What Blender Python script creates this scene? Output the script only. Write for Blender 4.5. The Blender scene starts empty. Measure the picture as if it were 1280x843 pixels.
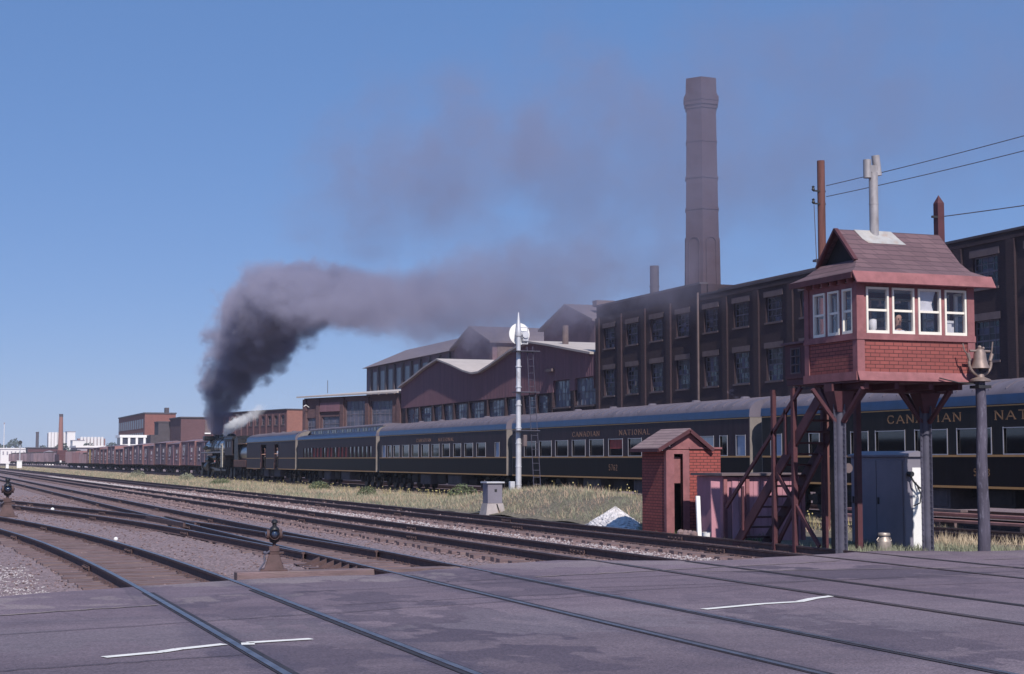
import bpy, bmesh, math, random
import numpy as np
from mathutils import Vector, Matrix
random.seed(7); rng = np.random.default_rng(7)
sc = bpy.context.scene
COL = sc.collection
R = math.radians

# ------------------------------------------------------------------ camera, sky, sun, exposure
cd = bpy.data.cameras.new('camera'); cam = bpy.data.objects.new('camera', cd); COL.objects.link(cam)
cam.location = (0, 0, 1.8)
cam.rotation_euler = (R(90 + 4.375), 0, R(-20.376))
cd.sensor_width = 36; cd.lens = 36 * 2000 / 1280
cd.clip_start = 0.1; cd.clip_end = 9000
sc.camera = cam
SUN = Vector((-0.12, -1.0, 0.92)).normalized()          # towards the sun
w = bpy.data.worlds.new('World'); sc.world = w; w.use_nodes = True
nt = w.node_tree; bg = nt.nodes['Background']
sky = nt.nodes.new('ShaderNodeTexSky'); sky.sky_type = 'NISHITA'; sky.sun_disc = False
sky.sun_elevation = math.asin(SUN.z); sky.sun_rotation = math.atan2(SUN.x, SUN.y)
sky.altitude = 100; sky.air_density = 0.75; sky.dust_density = 0.15; sky.ozone_density = 1.6
tint = nt.nodes.new('ShaderNodeMix'); tint.data_type = 'RGBA'; tint.blend_type = 'MULTIPLY'; tint.inputs[0].default_value = 1
tint.inputs[7].default_value = (.98, .93, 1.06, 1)          # the slide film's violet-blue cast
even = nt.nodes.new('ShaderNodeMix'); even.data_type = 'RGBA'; even.inputs[0].default_value = .68     # the photograph's sky is an even deep blue down to the roofs
even.inputs[7].default_value = (.82, 2.0, 4.55, 1)
nt.links.new(sky.outputs[0], tint.inputs[6]); nt.links.new(tint.outputs[2], even.inputs[6]); nt.links.new(even.outputs[2], bg.inputs[0]); bg.inputs[1].default_value = 0.118
sd = bpy.data.lights.new('sun', 'SUN'); so = bpy.data.objects.new('sun', sd); COL.objects.link(so)
sd.energy = 4.8; sd.angle = R(0.53); sd.color = (1.0, 0.93, 0.86)
so.rotation_euler = SUN.to_track_quat('Z', 'Y').to_euler()
sc.view_settings.view_transform = 'Standard'; sc.view_settings.look = 'None'
sc.view_settings.exposure = 0.0; sc.view_settings.gamma = 1.0
sc.cycles.use_denoising = True
sc.cycles.max_bounces = 6; sc.cycles.transparent_max_bounces = 12
sc.cycles.volume_bounces = 2; sc.cycles.volume_max_steps = 256

# ------------------------------------------------------------------ helpers
class MB:
    def __init__(s): s.v = []; s.f = []; s.m = []
    def add(s, vs, fs, m=0):
        b = len(s.v); s.v += [tuple(p) for p in vs]
        for f in fs: s.f.append(tuple(b + i for i in f)); s.m.append(m)
        return s
    def box(s, x0, x1, y0, y1, z0, z1, m=0):
        if x0 > x1: x0, x1 = x1, x0
        if y0 > y1: y0, y1 = y1, y0
        if z0 > z1: z0, z1 = z1, z0
        return s.add([(x0,y0,z0),(x1,y0,z0),(x1,y1,z0),(x0,y1,z0),(x0,y0,z1),(x1,y0,z1),(x1,y1,z1),(x0,y1,z1)],
              [(0,3,2,1),(4,5,6,7),(0,1,5,4),(1,2,6,5),(2,3,7,6),(3,0,4,7)], m)
    def beam(s, p, q, w, h=None, m=0, up=(0,0,1)):
        h = h or w; p = Vector(p); q = Vector(q); d = (q-p).normalized(); u = Vector(up)
        if abs(d.dot(u)) > .98: u = Vector((0,1,0))
        a = d.cross(u).normalized(); b = a.cross(d).normalized()
        vs = []
        for c in (p, q):
            for i, j in ((-1,-1),(1,-1),(1,1),(-1,1)): vs.append(c + a*i*w/2 + b*j*h/2)
        return s.add(vs, [(0,1,2,3),(7,6,5,4),(0,4,5,1),(1,5,6,2),(2,6,7,3),(3,7,4,0)], m)
    def cyl(s, p, q, r0, r1=None, n=12, m=0, caps=True):
        r1 = r0 if r1 is None else r1; p = Vector(p); q = Vector(q); d = (q-p).normalized()
        u = Vector((0,0,1)) if abs(d.z) < .9 else Vector((0,1,0))
        a = d.cross(u).normalized(); b = d.cross(a).normalized(); vs = []
        for c, r in ((p, r0), (q, r1)):
            for i in range(n):
                t = 2*math.pi*i/n; vs.append(c + (a*math.cos(t) + b*math.sin(t))*r)
        fs = [(i, (i+1) % n, n+(i+1) % n, n+i) for i in range(n)]
        if caps: fs += [tuple(range(n-1,-1,-1)), tuple(range(n, 2*n))]
        return s.add(vs, fs, m)
    def tube(s, pts, r, n=6, m=0):
        for a, b in zip(pts[:-1], pts[1:]): s.cyl(a, b, r, r, n, m)
        return s
    def lathe(s, prof, c=(0,0,0), n=16, m=0):
        vs = []; k = len(prof)
        for r, z in prof:
            for i in range(n):
                t = 2*math.pi*i/n; vs.append((c[0]+r*math.cos(t), c[1]+r*math.sin(t), c[2]+z))
        fs = [(j*n+i, j*n+(i+1) % n, (j+1)*n+(i+1) % n, (j+1)*n+i) for j in range(k-1) for i in range(n)]
        fs += [tuple(range(n-1,-1,-1)), tuple(range((k-1)*n, k*n))]
        return s.add(vs, fs, m)
    def ext(s, poly, ax, c0, c1, m=0):
        n = len(poly); vs = []
        for c in (c0, c1):
            for a, b in poly:
                vs.append((c,a,b) if ax == 'x' else (a,c,b) if ax == 'y' else (a,b,c))
        fs = [tuple(range(n-1,-1,-1)), tuple(range(n, 2*n))] + [(i,(i+1)%n,n+(i+1)%n,n+i) for i in range(n)]
        return s.add(vs, fs, m)
    def sheet(s, poly, z, m=0): return s.add([(a,b,z) for a,b in poly], [tuple(range(len(poly)))], m)
    def sphere(s, c, r, n=10, m=0, sz=1.0):
        prof = [(max(1e-3, r*math.sin(math.pi*i/n)), -r*sz*math.cos(math.pi*i/n)) for i in range(n+1)]
        return s.lathe(prof, c, n*2, m)
    def wallx(s, x0, x1, y0, y1, z0, z1, ops=(), m=0):      # a wall whose faces look along x, with holes
        zs = sorted({z0, z1} | {min(max(v, z0), z1) for o in ops for v in o[2:4]})
        for a, b in zip(zs[:-1], zs[1:]):
            mid = (a+b)/2; cuts = sorted((o[0], o[1]) for o in ops if o[2] < mid < o[3]); y = y0
            for c0, c1 in cuts:
                if c0 > y: s.box(x0, x1, y, c0, a, b, m)
                y = max(y, c1)
            if y < y1: s.box(x0, x1, y, y1, a, b, m)
        return s
    def wally(s, y0, y1, x0, x1, z0, z1, ops=(), m=0):
        t = MB().wallx(y0, y1, x0, x1, z0, z1, ops, m)
        return s.add([(v[1], v[0], v[2]) for v in t.v], [tuple(reversed(f)) for f in t.f], m)
    def build(s, name, mats, parent=None, world=False, smooth=False, bevel=0.0, kind=None):
        me = bpy.data.meshes.new(name)
        off = Vector((0,0,0))
        if parent is not None and world:
            r = parent
            while r.parent: r = r.parent
            off = r.location
        me.from_pydata([Vector(p)-off for p in s.v] if off.length else s.v, [], s.f)
        if not isinstance(mats, (list, tuple)): mats = [mats]
        for mt in mats: me.materials.append(mt)
        if len(mats) > 1: me.polygons.foreach_set('material_index', s.m)
        bm = bmesh.new(); bm.from_mesh(me); bmesh.ops.recalc_face_normals(bm, faces=bm.faces); bm.to_mesh(me); bm.free()
        if smooth:
            me.polygons.foreach_set('use_smooth', [True]*len(me.polygons))
            try: me.set_sharp_from_angle(angle=R(38))
            except Exception: pass
        o = bpy.data.objects.new(name, me); COL.objects.link(o)
        if parent is not None: o.parent = parent
        if bevel:
            b = o.modifiers.new('bevel', 'BEVEL'); b.width = bevel; b.segments = 1; b.limit_method = 'ANGLE'
        if kind: o['kind'] = kind
        return o

def tag(o, label=None, cat=None, group=None, kind=None):
    if label: o['label'] = label
    if cat: o['category'] = cat
    if group: o['group'] = group
    if kind: o['kind'] = kind
    return o
def thing(name, label, cat, loc=(0,0,0), group=None, rot=0.0, kind=None):
    o = bpy.data.objects.new(name, None); COL.objects.link(o)
    o.location = loc; o.rotation_euler = (0,0,rot); o.empty_display_size = .2
    return tag(o, label, cat, group, kind)
def dup(src, loc=None, parent=None, rot=None, label=None, group=None):
    c = src.copy(); COL.objects.link(c)
    if loc is not None: c.location = loc
    if rot is not None: c.rotation_euler = (0,0,rot)
    if parent is not None: c.parent = parent
    if label: c['label'] = label
    if group: c['group'] = group
    for ch in list(src.children): dup(ch, parent=c)
    return c

# ------------------------------------------------------------------ materials
def N(t, ty, **kw):
    n = t.nodes.new(ty)
    for k, v in kw.items(): setattr(n, k, v)
    return n
def mixrgb(t, fac, a, b, blend='MIX'):
    n = N(t, 'ShaderNodeMix', data_type='RGBA', blend_type=blend)
    for k, v in ((0, fac), (6, a), (7, b)):
        if hasattr(v, 'links'): t.links.new(v, n.inputs[k])
        else: n.inputs[k].default_value = v if k == 0 else (*v, 1)[:4]
    return n.outputs[2]
def noise(t, scale, detail=4, rough=.6, vec=None):
    n = N(t, 'ShaderNodeTexNoise'); n.inputs['Scale'].default_value = scale
    n.inputs['Detail'].default_value = detail; n.inputs['Roughness'].default_value = rough
    if vec is not None: t.links.new(vec, n.inputs['Vector'])
    return n.outputs[0]
def ramp(t, src, a, b):
    n = N(t, 'ShaderNodeMapRange', clamp=True); t.links.new(src, n.inputs[0])
    n.inputs[1].default_value = a; n.inputs[2].default_value = b
    return n.outputs[0]
def math_(t, op, a, b=0.0, c=None):
    n = N(t, 'ShaderNodeMath', operation=op)
    for i, v in enumerate((a, b, c)):
        if v is None: continue
        if hasattr(v, 'links'): t.links.new(v, n.inputs[i])
        else: n.inputs[i].default_value = v
    return n.outputs[0]
def stretch(t, sx, sy, sz):
    g = N(t, 'ShaderNodeNewGeometry'); mp = N(t, 'ShaderNodeMapping'); mp.inputs['Scale'].default_value = (sx, sy, sz)
    t.links.new(g.outputs['Position'], mp.inputs[0]); return mp.outputs[0]
def M(name, col, rough=.85, var=.2, scale=2.0, metal=0.0, bump=0.0, bscale=None, col2=None, thr=(.5,.65), s2=None, spec=.5, st=(1,1,1), coat=0.0):
    m = bpy.data.materials.new(name); m.use_nodes = True; t = m.node_tree; p = t.nodes['Principled BSDF']
    v = stretch(t, *st)
    c = mixrgb(t, ramp(t, noise(t, scale, 5, .65, v), .3, .7), [x*(1-var) for x in col], [x*(1+var) for x in col])
    if col2: c = mixrgb(t, ramp(t, noise(t, s2 or scale*.6, 6, .7, v), *thr), c, col2)
    t.links.new(c, p.inputs['Base Color'])
    p.inputs['Roughness'].default_value = rough; p.inputs['Metallic'].default_value = metal
    p.inputs['Specular IOR Level'].default_value = spec; p.inputs['Coat Weight'].default_value = coat
    if bump:
        b = N(t, 'ShaderNodeBump'); b.inputs['Strength'].default_value = bump; b.inputs['Distance'].default_value = .02
        t.links.new(noise(t, bscale or scale*8, 4, .6, v), b.inputs['Height']); t.links.new(b.outputs[0], p.inputs['Normal'])
    return m
def brick(name, col, col2, mortar, bw=.22, bh=.075, ms=.01, rough=.9, var=.3, stain=None, spray=None):
    m = bpy.data.materials.new(name); m.use_nodes = True; t = m.node_tree; p = t.nodes['Principled BSDF']
    g = N(t, 'ShaderNodeNewGeometry'); sx = N(t, 'ShaderNodeSeparateXYZ'); t.links.new(g.outputs['Position'], sx.inputs[0])
    cx = N(t, 'ShaderNodeCombineXYZ'); t.links.new(math_(t, 'ADD', sx.outputs[0], sx.outputs[1]), cx.inputs[0]); t.links.new(sx.outputs[2], cx.inputs[1])
    b = N(t, 'ShaderNodeTexBrick'); t.links.new(cx.outputs[0], b.inputs['Vector'])
    b.inputs['Color1'].default_value = (*col, 1); b.inputs['Color2'].default_value = (*col2, 1); b.inputs['Mortar'].default_value = (*mortar, 1)
    b.inputs['Scale'].default_value = 1; b.inputs['Brick Width'].default_value = bw; b.inputs['Row Height'].default_value = bh
    b.inputs['Mortar Size'].default_value = ms; b.inputs['Mortar Smooth'].default_value = .2
    c = mixrgb(t, 1.0, b.outputs[0], mixrgb(t, ramp(t, noise(t, .45, 6, .7), .3, .7), (1-var,)*3, (1+var,)*3), 'MULTIPLY')
    c = mixrgb(t, math_(t, 'MULTIPLY', ramp(t, noise(t, 1.3, 5, .7, stretch(t, 1, 1, .15)), .5, .8), .35), c, [x*.55 for x in col])
    if stain:                                             # patches of white efflorescence with a place of their own
        for (y0, z0, ry, rz) in stain:
            d = math_(t, 'ADD', math_(t, 'POWER', math_(t, 'DIVIDE', math_(t, 'SUBTRACT', sx.outputs[1], y0), ry), 2),
                      math_(t, 'POWER', math_(t, 'DIVIDE', math_(t, 'SUBTRACT', sx.outputs[2], z0), rz), 2))
            k = math_(t, 'ADD', d, math_(t, 'MULTIPLY', math_(t, 'SUBTRACT', noise(t, 4.5, 7, .85), .5), 7.0))
            k = ramp(t, k, 1.0, .5); k = math_(t, 'MULTIPLY', k, ramp(t, noise(t, 14, 4, .8), .45, .6)); c = mixrgb(t, math_(t, 'MULTIPLY', k, .5), c, (.42, .38, .46))
    t.links.new(c, p.inputs['Base Color']); p.inputs['Roughness'].default_value = rough
    bp = N(t, 'ShaderNodeBump'); bp.inputs['Strength'].default_value = .35; bp.inputs['Distance'].default_value = .01; bp.invert = True
    t.links.new(b.outputs['Fac'], bp.inputs['Height']); t.links.new(bp.outputs[0], p.inputs['Normal'])
    return m
def glass(name, tint=(.75,.8,.82), refl=.9):
    m = bpy.data.materials.new(name); m.use_nodes = True; t = m.node_tree
    t.nodes.remove(t.nodes['Principled BSDF']); out = t.nodes['Material Output']
    a = N(t, 'ShaderNodeBsdfTransparent'); a.inputs[0].default_value = (*tint, 1)
    b = N(t, 'ShaderNodeBsdfGlossy'); b.inputs['Roughness'].default_value = .03; b.inputs[0].default_value = (refl,)*3 + (1,)
    lw = N(t, 'ShaderNodeLayerWeight'); lw.inputs[0].default_value = .5
    fr = math_(t, 'MULTIPLY_ADD', math_(t, 'POWER', lw.outputs['Facing'], 5.0), .9, .03)
    mx = N(t, 'ShaderNodeMixShader'); t.links.new(fr, mx.inputs[0]); t.links.new(a.outputs[0], mx.inputs[1]); t.links.new(b.outputs[0], mx.inputs[2])
    t.links.new(mx.outputs[0], out.inputs['Surface']); return m

mt = {}
mt['rail_rust'] = M('rail_rust', (.085,.049,.05), .75, .35, 6, bump=.3)
mt['rail_top_rust'] = M('rail_top_worn', (.16,.12,.11), .42, .3, 5, metal=.6)
mt['rail_top'] = M('rail_top_polished', (.33,.30,.30), .38, .35, 3, metal=.9, col2=(.16,.11,.09), thr=(.62,.75), s2=1.5)
mt['tie'] = M('sleeper_wood', (.155,.106,.112), .95, .4, 3, bump=.5, col2=(.2,.15,.145), thr=(.5,.7), s2=4, st=(.4,3,3))
mt['steel'] = M('grey_steel_paint', (.075,.072,.105), .6, .25, 3, bump=.15, col2=(.12,.07,.06), thr=(.62,.75))
mt['dark_steel'] = M('dark_steel', (.02,.02,.024), .6, .4, 3)
mt['black_iron'] = M('black_iron', (.012,.012,.015), .45, .4, 3)
mt['maroon'] = M('maroon_paint', (.08,.024,.032), .7, .25, 4, bump=.15, col2=(.07,.035,.04), thr=(.6,.75))
mt['pink'] = M('faded_red_paint', (.25,.10,.108), .85, .25, 3, bump=.1, col2=(.34,.15,.15), thr=(.55,.75))
mt['pinkpale'] = M('weathered_pink_boards', (.42,.2,.24), .85, .2, 2.5, bump=.3, col2=(.28,.15,.17), thr=(.5,.7), st=(1,1,.3))
mt['cream'] = M('cream_window_paint', (.78,.74,.66), .6, .06, 4)
mt['white'] = M('white_paint', (.8,.79,.78), .6, .07, 3)
mt['silver'] = M('aluminium_paint', (.62,.62,.66), .45, .12, 3, metal=.3, col2=(.4,.38,.4), thr=(.6,.7))
mt['oldzinc'] = M('weathered_zinc_pipe', (.34,.32,.335), .6, .25, 5, metal=.2, col2=(.2,.17,.17), thr=(.5,.7), st=(1,1,.5))
mt['cabin_brick'] = brick('brick_pattern_siding', (.31,.085,.075), (.25,.068,.062), (.07,.022,.024), .215, .075, .008, .85, .18)
mt['hut_brick'] = brick('hut_brick_siding', (.34,.08,.068), (.27,.06,.055), (.08,.025,.025), .2, .075, .009, .85, .15)
mt['fact_brick'] = brick('soot_dark_brick', (.052,.028,.038), (.037,.021,.03), (.028,.019,.026), .24, .085, .012, .92, .35,
                         stain=[(96.7, 6.2, .9, .45)])
mt['chim_brick'] = brick('chimney_brick', (.08,.049,.064), (.064,.039,.053), (.042,.03,.039), .3, .1, .012, .92, .2)
mt['red_brick'] = brick('red_brick', (.27,.10,.08), (.21,.075,.065), (.14,.09,.09), .3, .1, .012, .92, .2)
mt['orange_or_sunlit_brick'] = brick('orange_or_sunlit_brick', (.33,.14,.115), (.27,.115,.095), (.2,.13,.12), .3, .1, .012, .92, .15)
mt['purple_brick'] = brick('purple_brick', (.15,.075,.085), (.12,.06,.07), (.09,.06,.07), .3, .1, .012, .92, .25)
mt['lintel'] = M('concrete_lintel', (.14,.105,.11), .9, .2, 2)
mt['coping'] = M('dark_coping', (.07,.06,.075), .8, .2, 1)
mt['shingle'] = brick('roof_shingles', (.165,.10,.115), (.125,.075,.09), (.07,.045,.055), .3, .11, .008, .95, .12)
mt['hut_roof'] = brick('hut_roof_shingles', (.27,.19,.19), (.22,.15,.155), (.12,.08,.085), .5, .075, .008, .95, .12)
mt['flash'] = M('zinc_flashing', (.5,.48,.46), .5, .15, 4, metal=.3, col2=(.42,.26,.18), thr=(.5,.75))
mt['pane_dark'] = M('dark_window_glass', (.012,.014,.02), .09, .3, 1, spec=.6)
mt['pane_blue'] = M('sooty_window_glass', (.05,.055,.085), .3, .6, 1.2, spec=.5)
mt['glass'] = glass('clear_window_glass', (.93,.93,.95))
mt['coach_glass'] = M('coach_window_glass', (.006,.007,.009), .04, .3, 1, spec=.9)
mt['frost'] = M('frosted_glass', (.3,.36,.5), .5, .1, 2, st=(1,1,14))
mt['green'] = M('coach_dark_green', (.015,.013,.0145), .5, .25, 1.5, spec=.14, coat=.0, col2=(.026,.025,.028), thr=(.55,.8), st=(1,3,.3))
mt['green2'] = M('coach_dusty_purple_green', (.036,.021,.031), .5, .3, 1.5, spec=.14, coat=.0, col2=(.036,.031,.04), thr=(.5,.8), st=(1,3,.3))
mt['coach_black'] = M('coach_black', (.007,.004,.006), .5, .3, 1.5, spec=.1, coat=.0, col2=(.012,.010,.016), thr=(.55,.85), st=(1,3,.3))
mt['goldletter'] = M('dull_gold_letters', (.25,.135,.065), .6, .2, 6)
mt['gold'] = M('gold_stripe', (.50,.26,.09), .5, .12, 3)
mt['goldpale'] = M('faded_gold_lettering', (.26,.14,.09), .6, .2, 6)
mt['roofsky'] = M('black_roof_sky_tint', (.010,.028,.085), .4, .25, 2, coat=.25)  # gloss black; the blue sky reflection is put into its base colour
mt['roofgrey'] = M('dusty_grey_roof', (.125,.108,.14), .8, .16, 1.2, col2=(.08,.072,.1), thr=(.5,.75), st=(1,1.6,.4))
mt['endtan'] = M('car_end_paint', (.19,.165,.155), .8, .15, 3)
mt['rubber'] = M('black_rubber', (.01,.01,.01), .8, .2, 3)
mt['under'] = M('grimy_underframe', (.022,.018,.02), .9, .4, 3)
mt['undergrey'] = M('dusty_underbox', (.085,.075,.09), .9, .3, 2)
mt['trim'] = M('bright_window_trim', (.5,.47,.5), .4, .1, 3, metal=.4)
mt['redreflect'] = M('red_window_reflection', (.32,.05,.045), .7, .3, 3)  # red that stands for boxcars mirrored in the glass
mt['whiteblind'] = M('white_curtain', (.6,.6,.62), .8, .1, 5)
mt['box_red'] = M('boxcar_brown_red', (.20,.115,.135), .85, .3, 1.2, col2=(.155,.105,.13), thr=(.45,.7), st=(1,2,.35))
mt['box_pur'] = M('boxcar_purple_grey', (.16,.12,.15), .85, .3, 1.2, col2=(.19,.115,.125), thr=(.5,.75), st=(1,2,.35))
mt['box_trim'] = M('boxcar_rust_trim', (.22,.115,.115), .85, .3, 2)
mt['yellow'] = M('faded_yellow_paint', (.5,.33,.11), .8, .15, 2)
mt['markwhite'] = M('stencil_white', (.5,.47,.5), .8, .2, 3)
mt['asphalt_patch'] = M('dark_asphalt_patch', (.088,.074,.11), .88, .25, 3, bump=.25, bscale=90)
mt['tar'] = M('tar_seam', (.03,.026,.035), .8, .4, 4)
mt['paint'] = M('road_paint', (.78,.76,.72), .7, .12, 6, col2=(.4,.37,.37), thr=(.62,.72), s2=14)
mt['tanline'] = M('faded_tan_paint', (.26,.21,.19), .85, .2, 4, col2=(.14,.12,.14), thr=(.45,.6), s2=3)
mt['shed_wall'] = M('mauve_sheet_siding', (.21,.105,.13), .8, .14, 1.0, col2=(.17,.09,.112), thr=(.45,.7), st=(1,2.2,.15))
mt['shed_roof'] = M('pale_roof_felt', (.44,.39,.37), .95, .12, .5)
mt['grey_roof'] = M('grey_roof', (.16,.13,.15), .9, .12, .5)
mt['mauve_wall'] = M('sooty_mauve_wall', (.16,.105,.13), .9, .2, .5)
mt['pole'] = M('creosoted_pole', (.07,.062,.09), .9, .45, 3, bump=.6, col2=(.16,.15,.2), thr=(.55,.65), s2=9, st=(1.5,1.5,.35))
mt['redpole'] = M('red_brown_pole', (.15,.062,.055), .9, .3, 4, bump=.4, st=(2,2,.2))
mt['bellmetal'] = M('weathered_bell_bronze', (.25,.19,.17), .55, .2, 8, metal=.3)
mt['cabinet'] = M('grey_cabinet_paint', (.2,.185,.23), .6, .1, 1.5, col2=(.16,.145,.175), thr=(.55,.8))
mt['concrete'] = M('concrete', (.36,.32,.32), .9, .2, 3, bump=.3)
mt['can'] = M('milk_can_steel', (.4,.34,.3), .5, .3, 6, metal=.5)
mt['far_white'] = M('far_white', (.75,.72,.72), .9, .06, .1)
mt['far_grey'] = M('far_grey', (.3,.28,.33), .9, .15, .1)
mt['gravelpile'] = M('pale_gravel', (.6,.57,.575), .95, .3, 8, bump=.9, bscale=25)
mt['lens'] = M('dark_blue_lens', (.02,.03,.06), .05, .1, 2, spec=.9, coat=1)
mt['skin'] = M('skin', (.42,.24,.18), .6, .05, 5)
mt['shirt'] = M('pale_shirt', (.6,.6,.66), .9, .05, 5)
mt['hair'] = M('dark_hair', (.02,.015,.015), .8, .2, 10)
mt['blacksmoke'] = mt['under']
mt['leafgreen'] = M('weed_leaf', (.11,.135,.07), .9, .3, 2)
mt['leafgreen'].node_tree.nodes['Principled BSDF'].inputs['Subsurface Weight'].default_value = 0
mt['drygrass'] = M('dry_grass', (.46,.37,.26), .95, .25, 1.2)
mt['tangrass'] = M('tan_grass', (.5,.34,.26), .95, .25, 1.2)
mt['palegrass'] = M('grey_green_grass', (.25,.26,.18), .95, .25, 1.2)
mt['yellowbloom'] = M('yellow_seed_heads', (.5,.42,.18), .95, .2, 3)
mt['treegreen'] = M('far_tree_green', (.04,.06,.04), .95, .3, .2)

# ------------------------------------------------------------------ ground
def ground_mat(name, base, alt, scale, pebble, bumps=.6, pale=None):
    m = bpy.data.materials.new(name); m.use_nodes = True; t = m.node_tree; p = t.nodes['Principled BSDF']
    c = mixrgb(t, ramp(t, noise(t, scale, 6, .7), .35, .65), base, alt)
    vo = N(t, 'ShaderNodeTexVoronoi'); vo.inputs['Scale'].default_value = pebble
    g = N(t, 'ShaderNodeNewGeometry'); t.links.new(g.outputs['Position'], vo.inputs['Vector'])
    sep = N(t, 'ShaderNodeSeparateColor'); t.links.new(vo.outputs['Color'], sep.inputs[0])
    c = mixrgb(t, 1.0, c, mixrgb(t, sep.outputs[0], (.6,.6,.6), (1.45,1.42,1.42)), 'MULTIPLY')
    if pale:
        c = mixrgb(t, math_(t, 'MULTIPLY', ramp(t, noise(t, pale[1], 5, .75), .52, .68), pale[2]), c, pale[0])
    t.links.new(c, p.inputs['Base Color']); p.inputs['Roughness'].default_value = .95
    b = N(t, 'ShaderNodeBump'); b.inputs['Strength'].default_value = bumps; b.inputs['Distance'].default_value = .03
    t.links.new(math_(t, 'ADD', vo.outputs['Distance'], noise(t, 6, 5)), b.inputs['Height']); t.links.new(b.outputs[0], p.inputs['Normal'])
    return m
mt['ballast'] = ground_mat('yard_cinders', (.25,.19,.20), (.17,.12,.128), .5, 24, .8, ((.40,.34,.34), .4, .6))
mt['farground'] = ground_mat('far_ground', (.17,.15,.12), (.12,.10,.09), .08, 3, .3)
mt['bank'] = ground_mat('grassy_bank', (.16,.135,.1), (.11,.1,.07), .6, 12, .6)
mt['whitestone'] = M('pale_ballast_stone', (.38,.34,.35), .95, .35, 9)
mt['darkstone'] = M('brown_ballast_stone', (.2,.14,.142), .95, .4, 9)

MB().add([(-700,-150,-.42),(900,-150,-.42),(900,1700,-.42),(-700,1700,-.42)], [(0,1,2,3)]).build('ground', mt['farground'], kind='structure')

T2X, T3X, T4X, T6X, TRX, TFX = 7.97, 12.2, 16.62, 24.9, 29.5, 34.3
GZ = lambda X, Y: 0
def yard_z(X, Y):
    z = np.full_like(X, -.165)
    for c in (T3X, T4X):
        d = np.abs(X-c); z = np.where(d < 1.9, -.20 - .06*np.clip((d-.9)/.5, 0, 1), z)
    c1 = np.interp(Y, [-25,12,20,26,32,39,47,56,67,80,98,120], [3.73,3.73,3.74,3.72,3.58,3.25,2.55,1.4,-.4,-3,-7.5,-14])
    c5 = np.interp(Y, [31,37,45,53,61,70,80,92,110], [7.9,7.6,7.1,6.3,5.2,3.9,2.2,0,-4])
    for c in (c1, c5, T2X): z = np.where((np.abs(X-c) < 1.45) & (Y < 125), -.192, z)
    z = np.where((X > 13.9) & (X < 14.9), -.19, z)
    z = np.where(X > 17.9, -.2, z)
    n = (np.sin(X*3.1+Y*1.7)+np.sin(X*7.3-Y*5.1)+np.sin(Y*9.7+X*2.2))*.008 + rng.normal(0, .006, X.shape)
    far = np.clip((Y-200)/600, 0, 1)
    return z + n - .02*far
def grid_mesh(name, xs, ys, zf, mat, keep=None, kind='structure'):
    X, Y = np.meshgrid(xs, ys); Z = zf(X, Y); nx, ny = len(xs), len(ys)
    v = np.stack([X, Y, Z], -1).reshape(-1, 3)
    i = np.arange(ny-1)[:, None]*nx + np.arange(nx-1)[None]; f = np.stack([i, i+1, i+nx+1, i+nx], -1).reshape(-1, 4)
    me = bpy.data.meshes.new(name); me.from_pydata(v.tolist(), [], f.tolist()); me.materials.append(mat)
    me.polygons.foreach_set('use_smooth', [True]*len(me.polygons))
    o = bpy.data.objects.new(name, me); COL.objects.link(o); o['kind'] = kind; return o
ysn = np.concatenate([np.arange(12, 60, .25), np.arange(60, 140, 1), np.arange(140, 1000, 12)])
grid_mesh('yard_ground', np.concatenate([np.arange(-60, -6, 3), np.arange(-6, 18.3, .22)]), ysn, yard_z, mt['ballast'])

def bank_z(X, Y):
    m = .8*np.exp(-((Y-52)/9.5)**2*1.0)*np.exp(-((X-20.9)/1.9)**2) + .25*np.exp(-((Y-44)/5)**2)*np.exp(-((X-20)/1.5)**2)
    base = -.18 + .16*np.clip((Y-36)/10, 0, 1)*np.exp(-((X-22)/3.2)**2)
    return base + m + (np.sin(X*2.1+Y*.9)+np.sin(Y*2.3-X))*.02
grid_mesh('grass_bank', np.arange(18.1, 28.0, .45), np.concatenate([np.arange(26.0, 90, .5), np.arange(90, 1000, 10)]), bank_z, mt['bank'])
grid_mesh('train_trackbed', np.array([27.8, 31.5, 36.5, 45, 60, 110.]), np.array([-30, 50, 200, 500, 1000.]), lambda X, Y: np.full_like(X, -.21), mt['ballast'])

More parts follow.
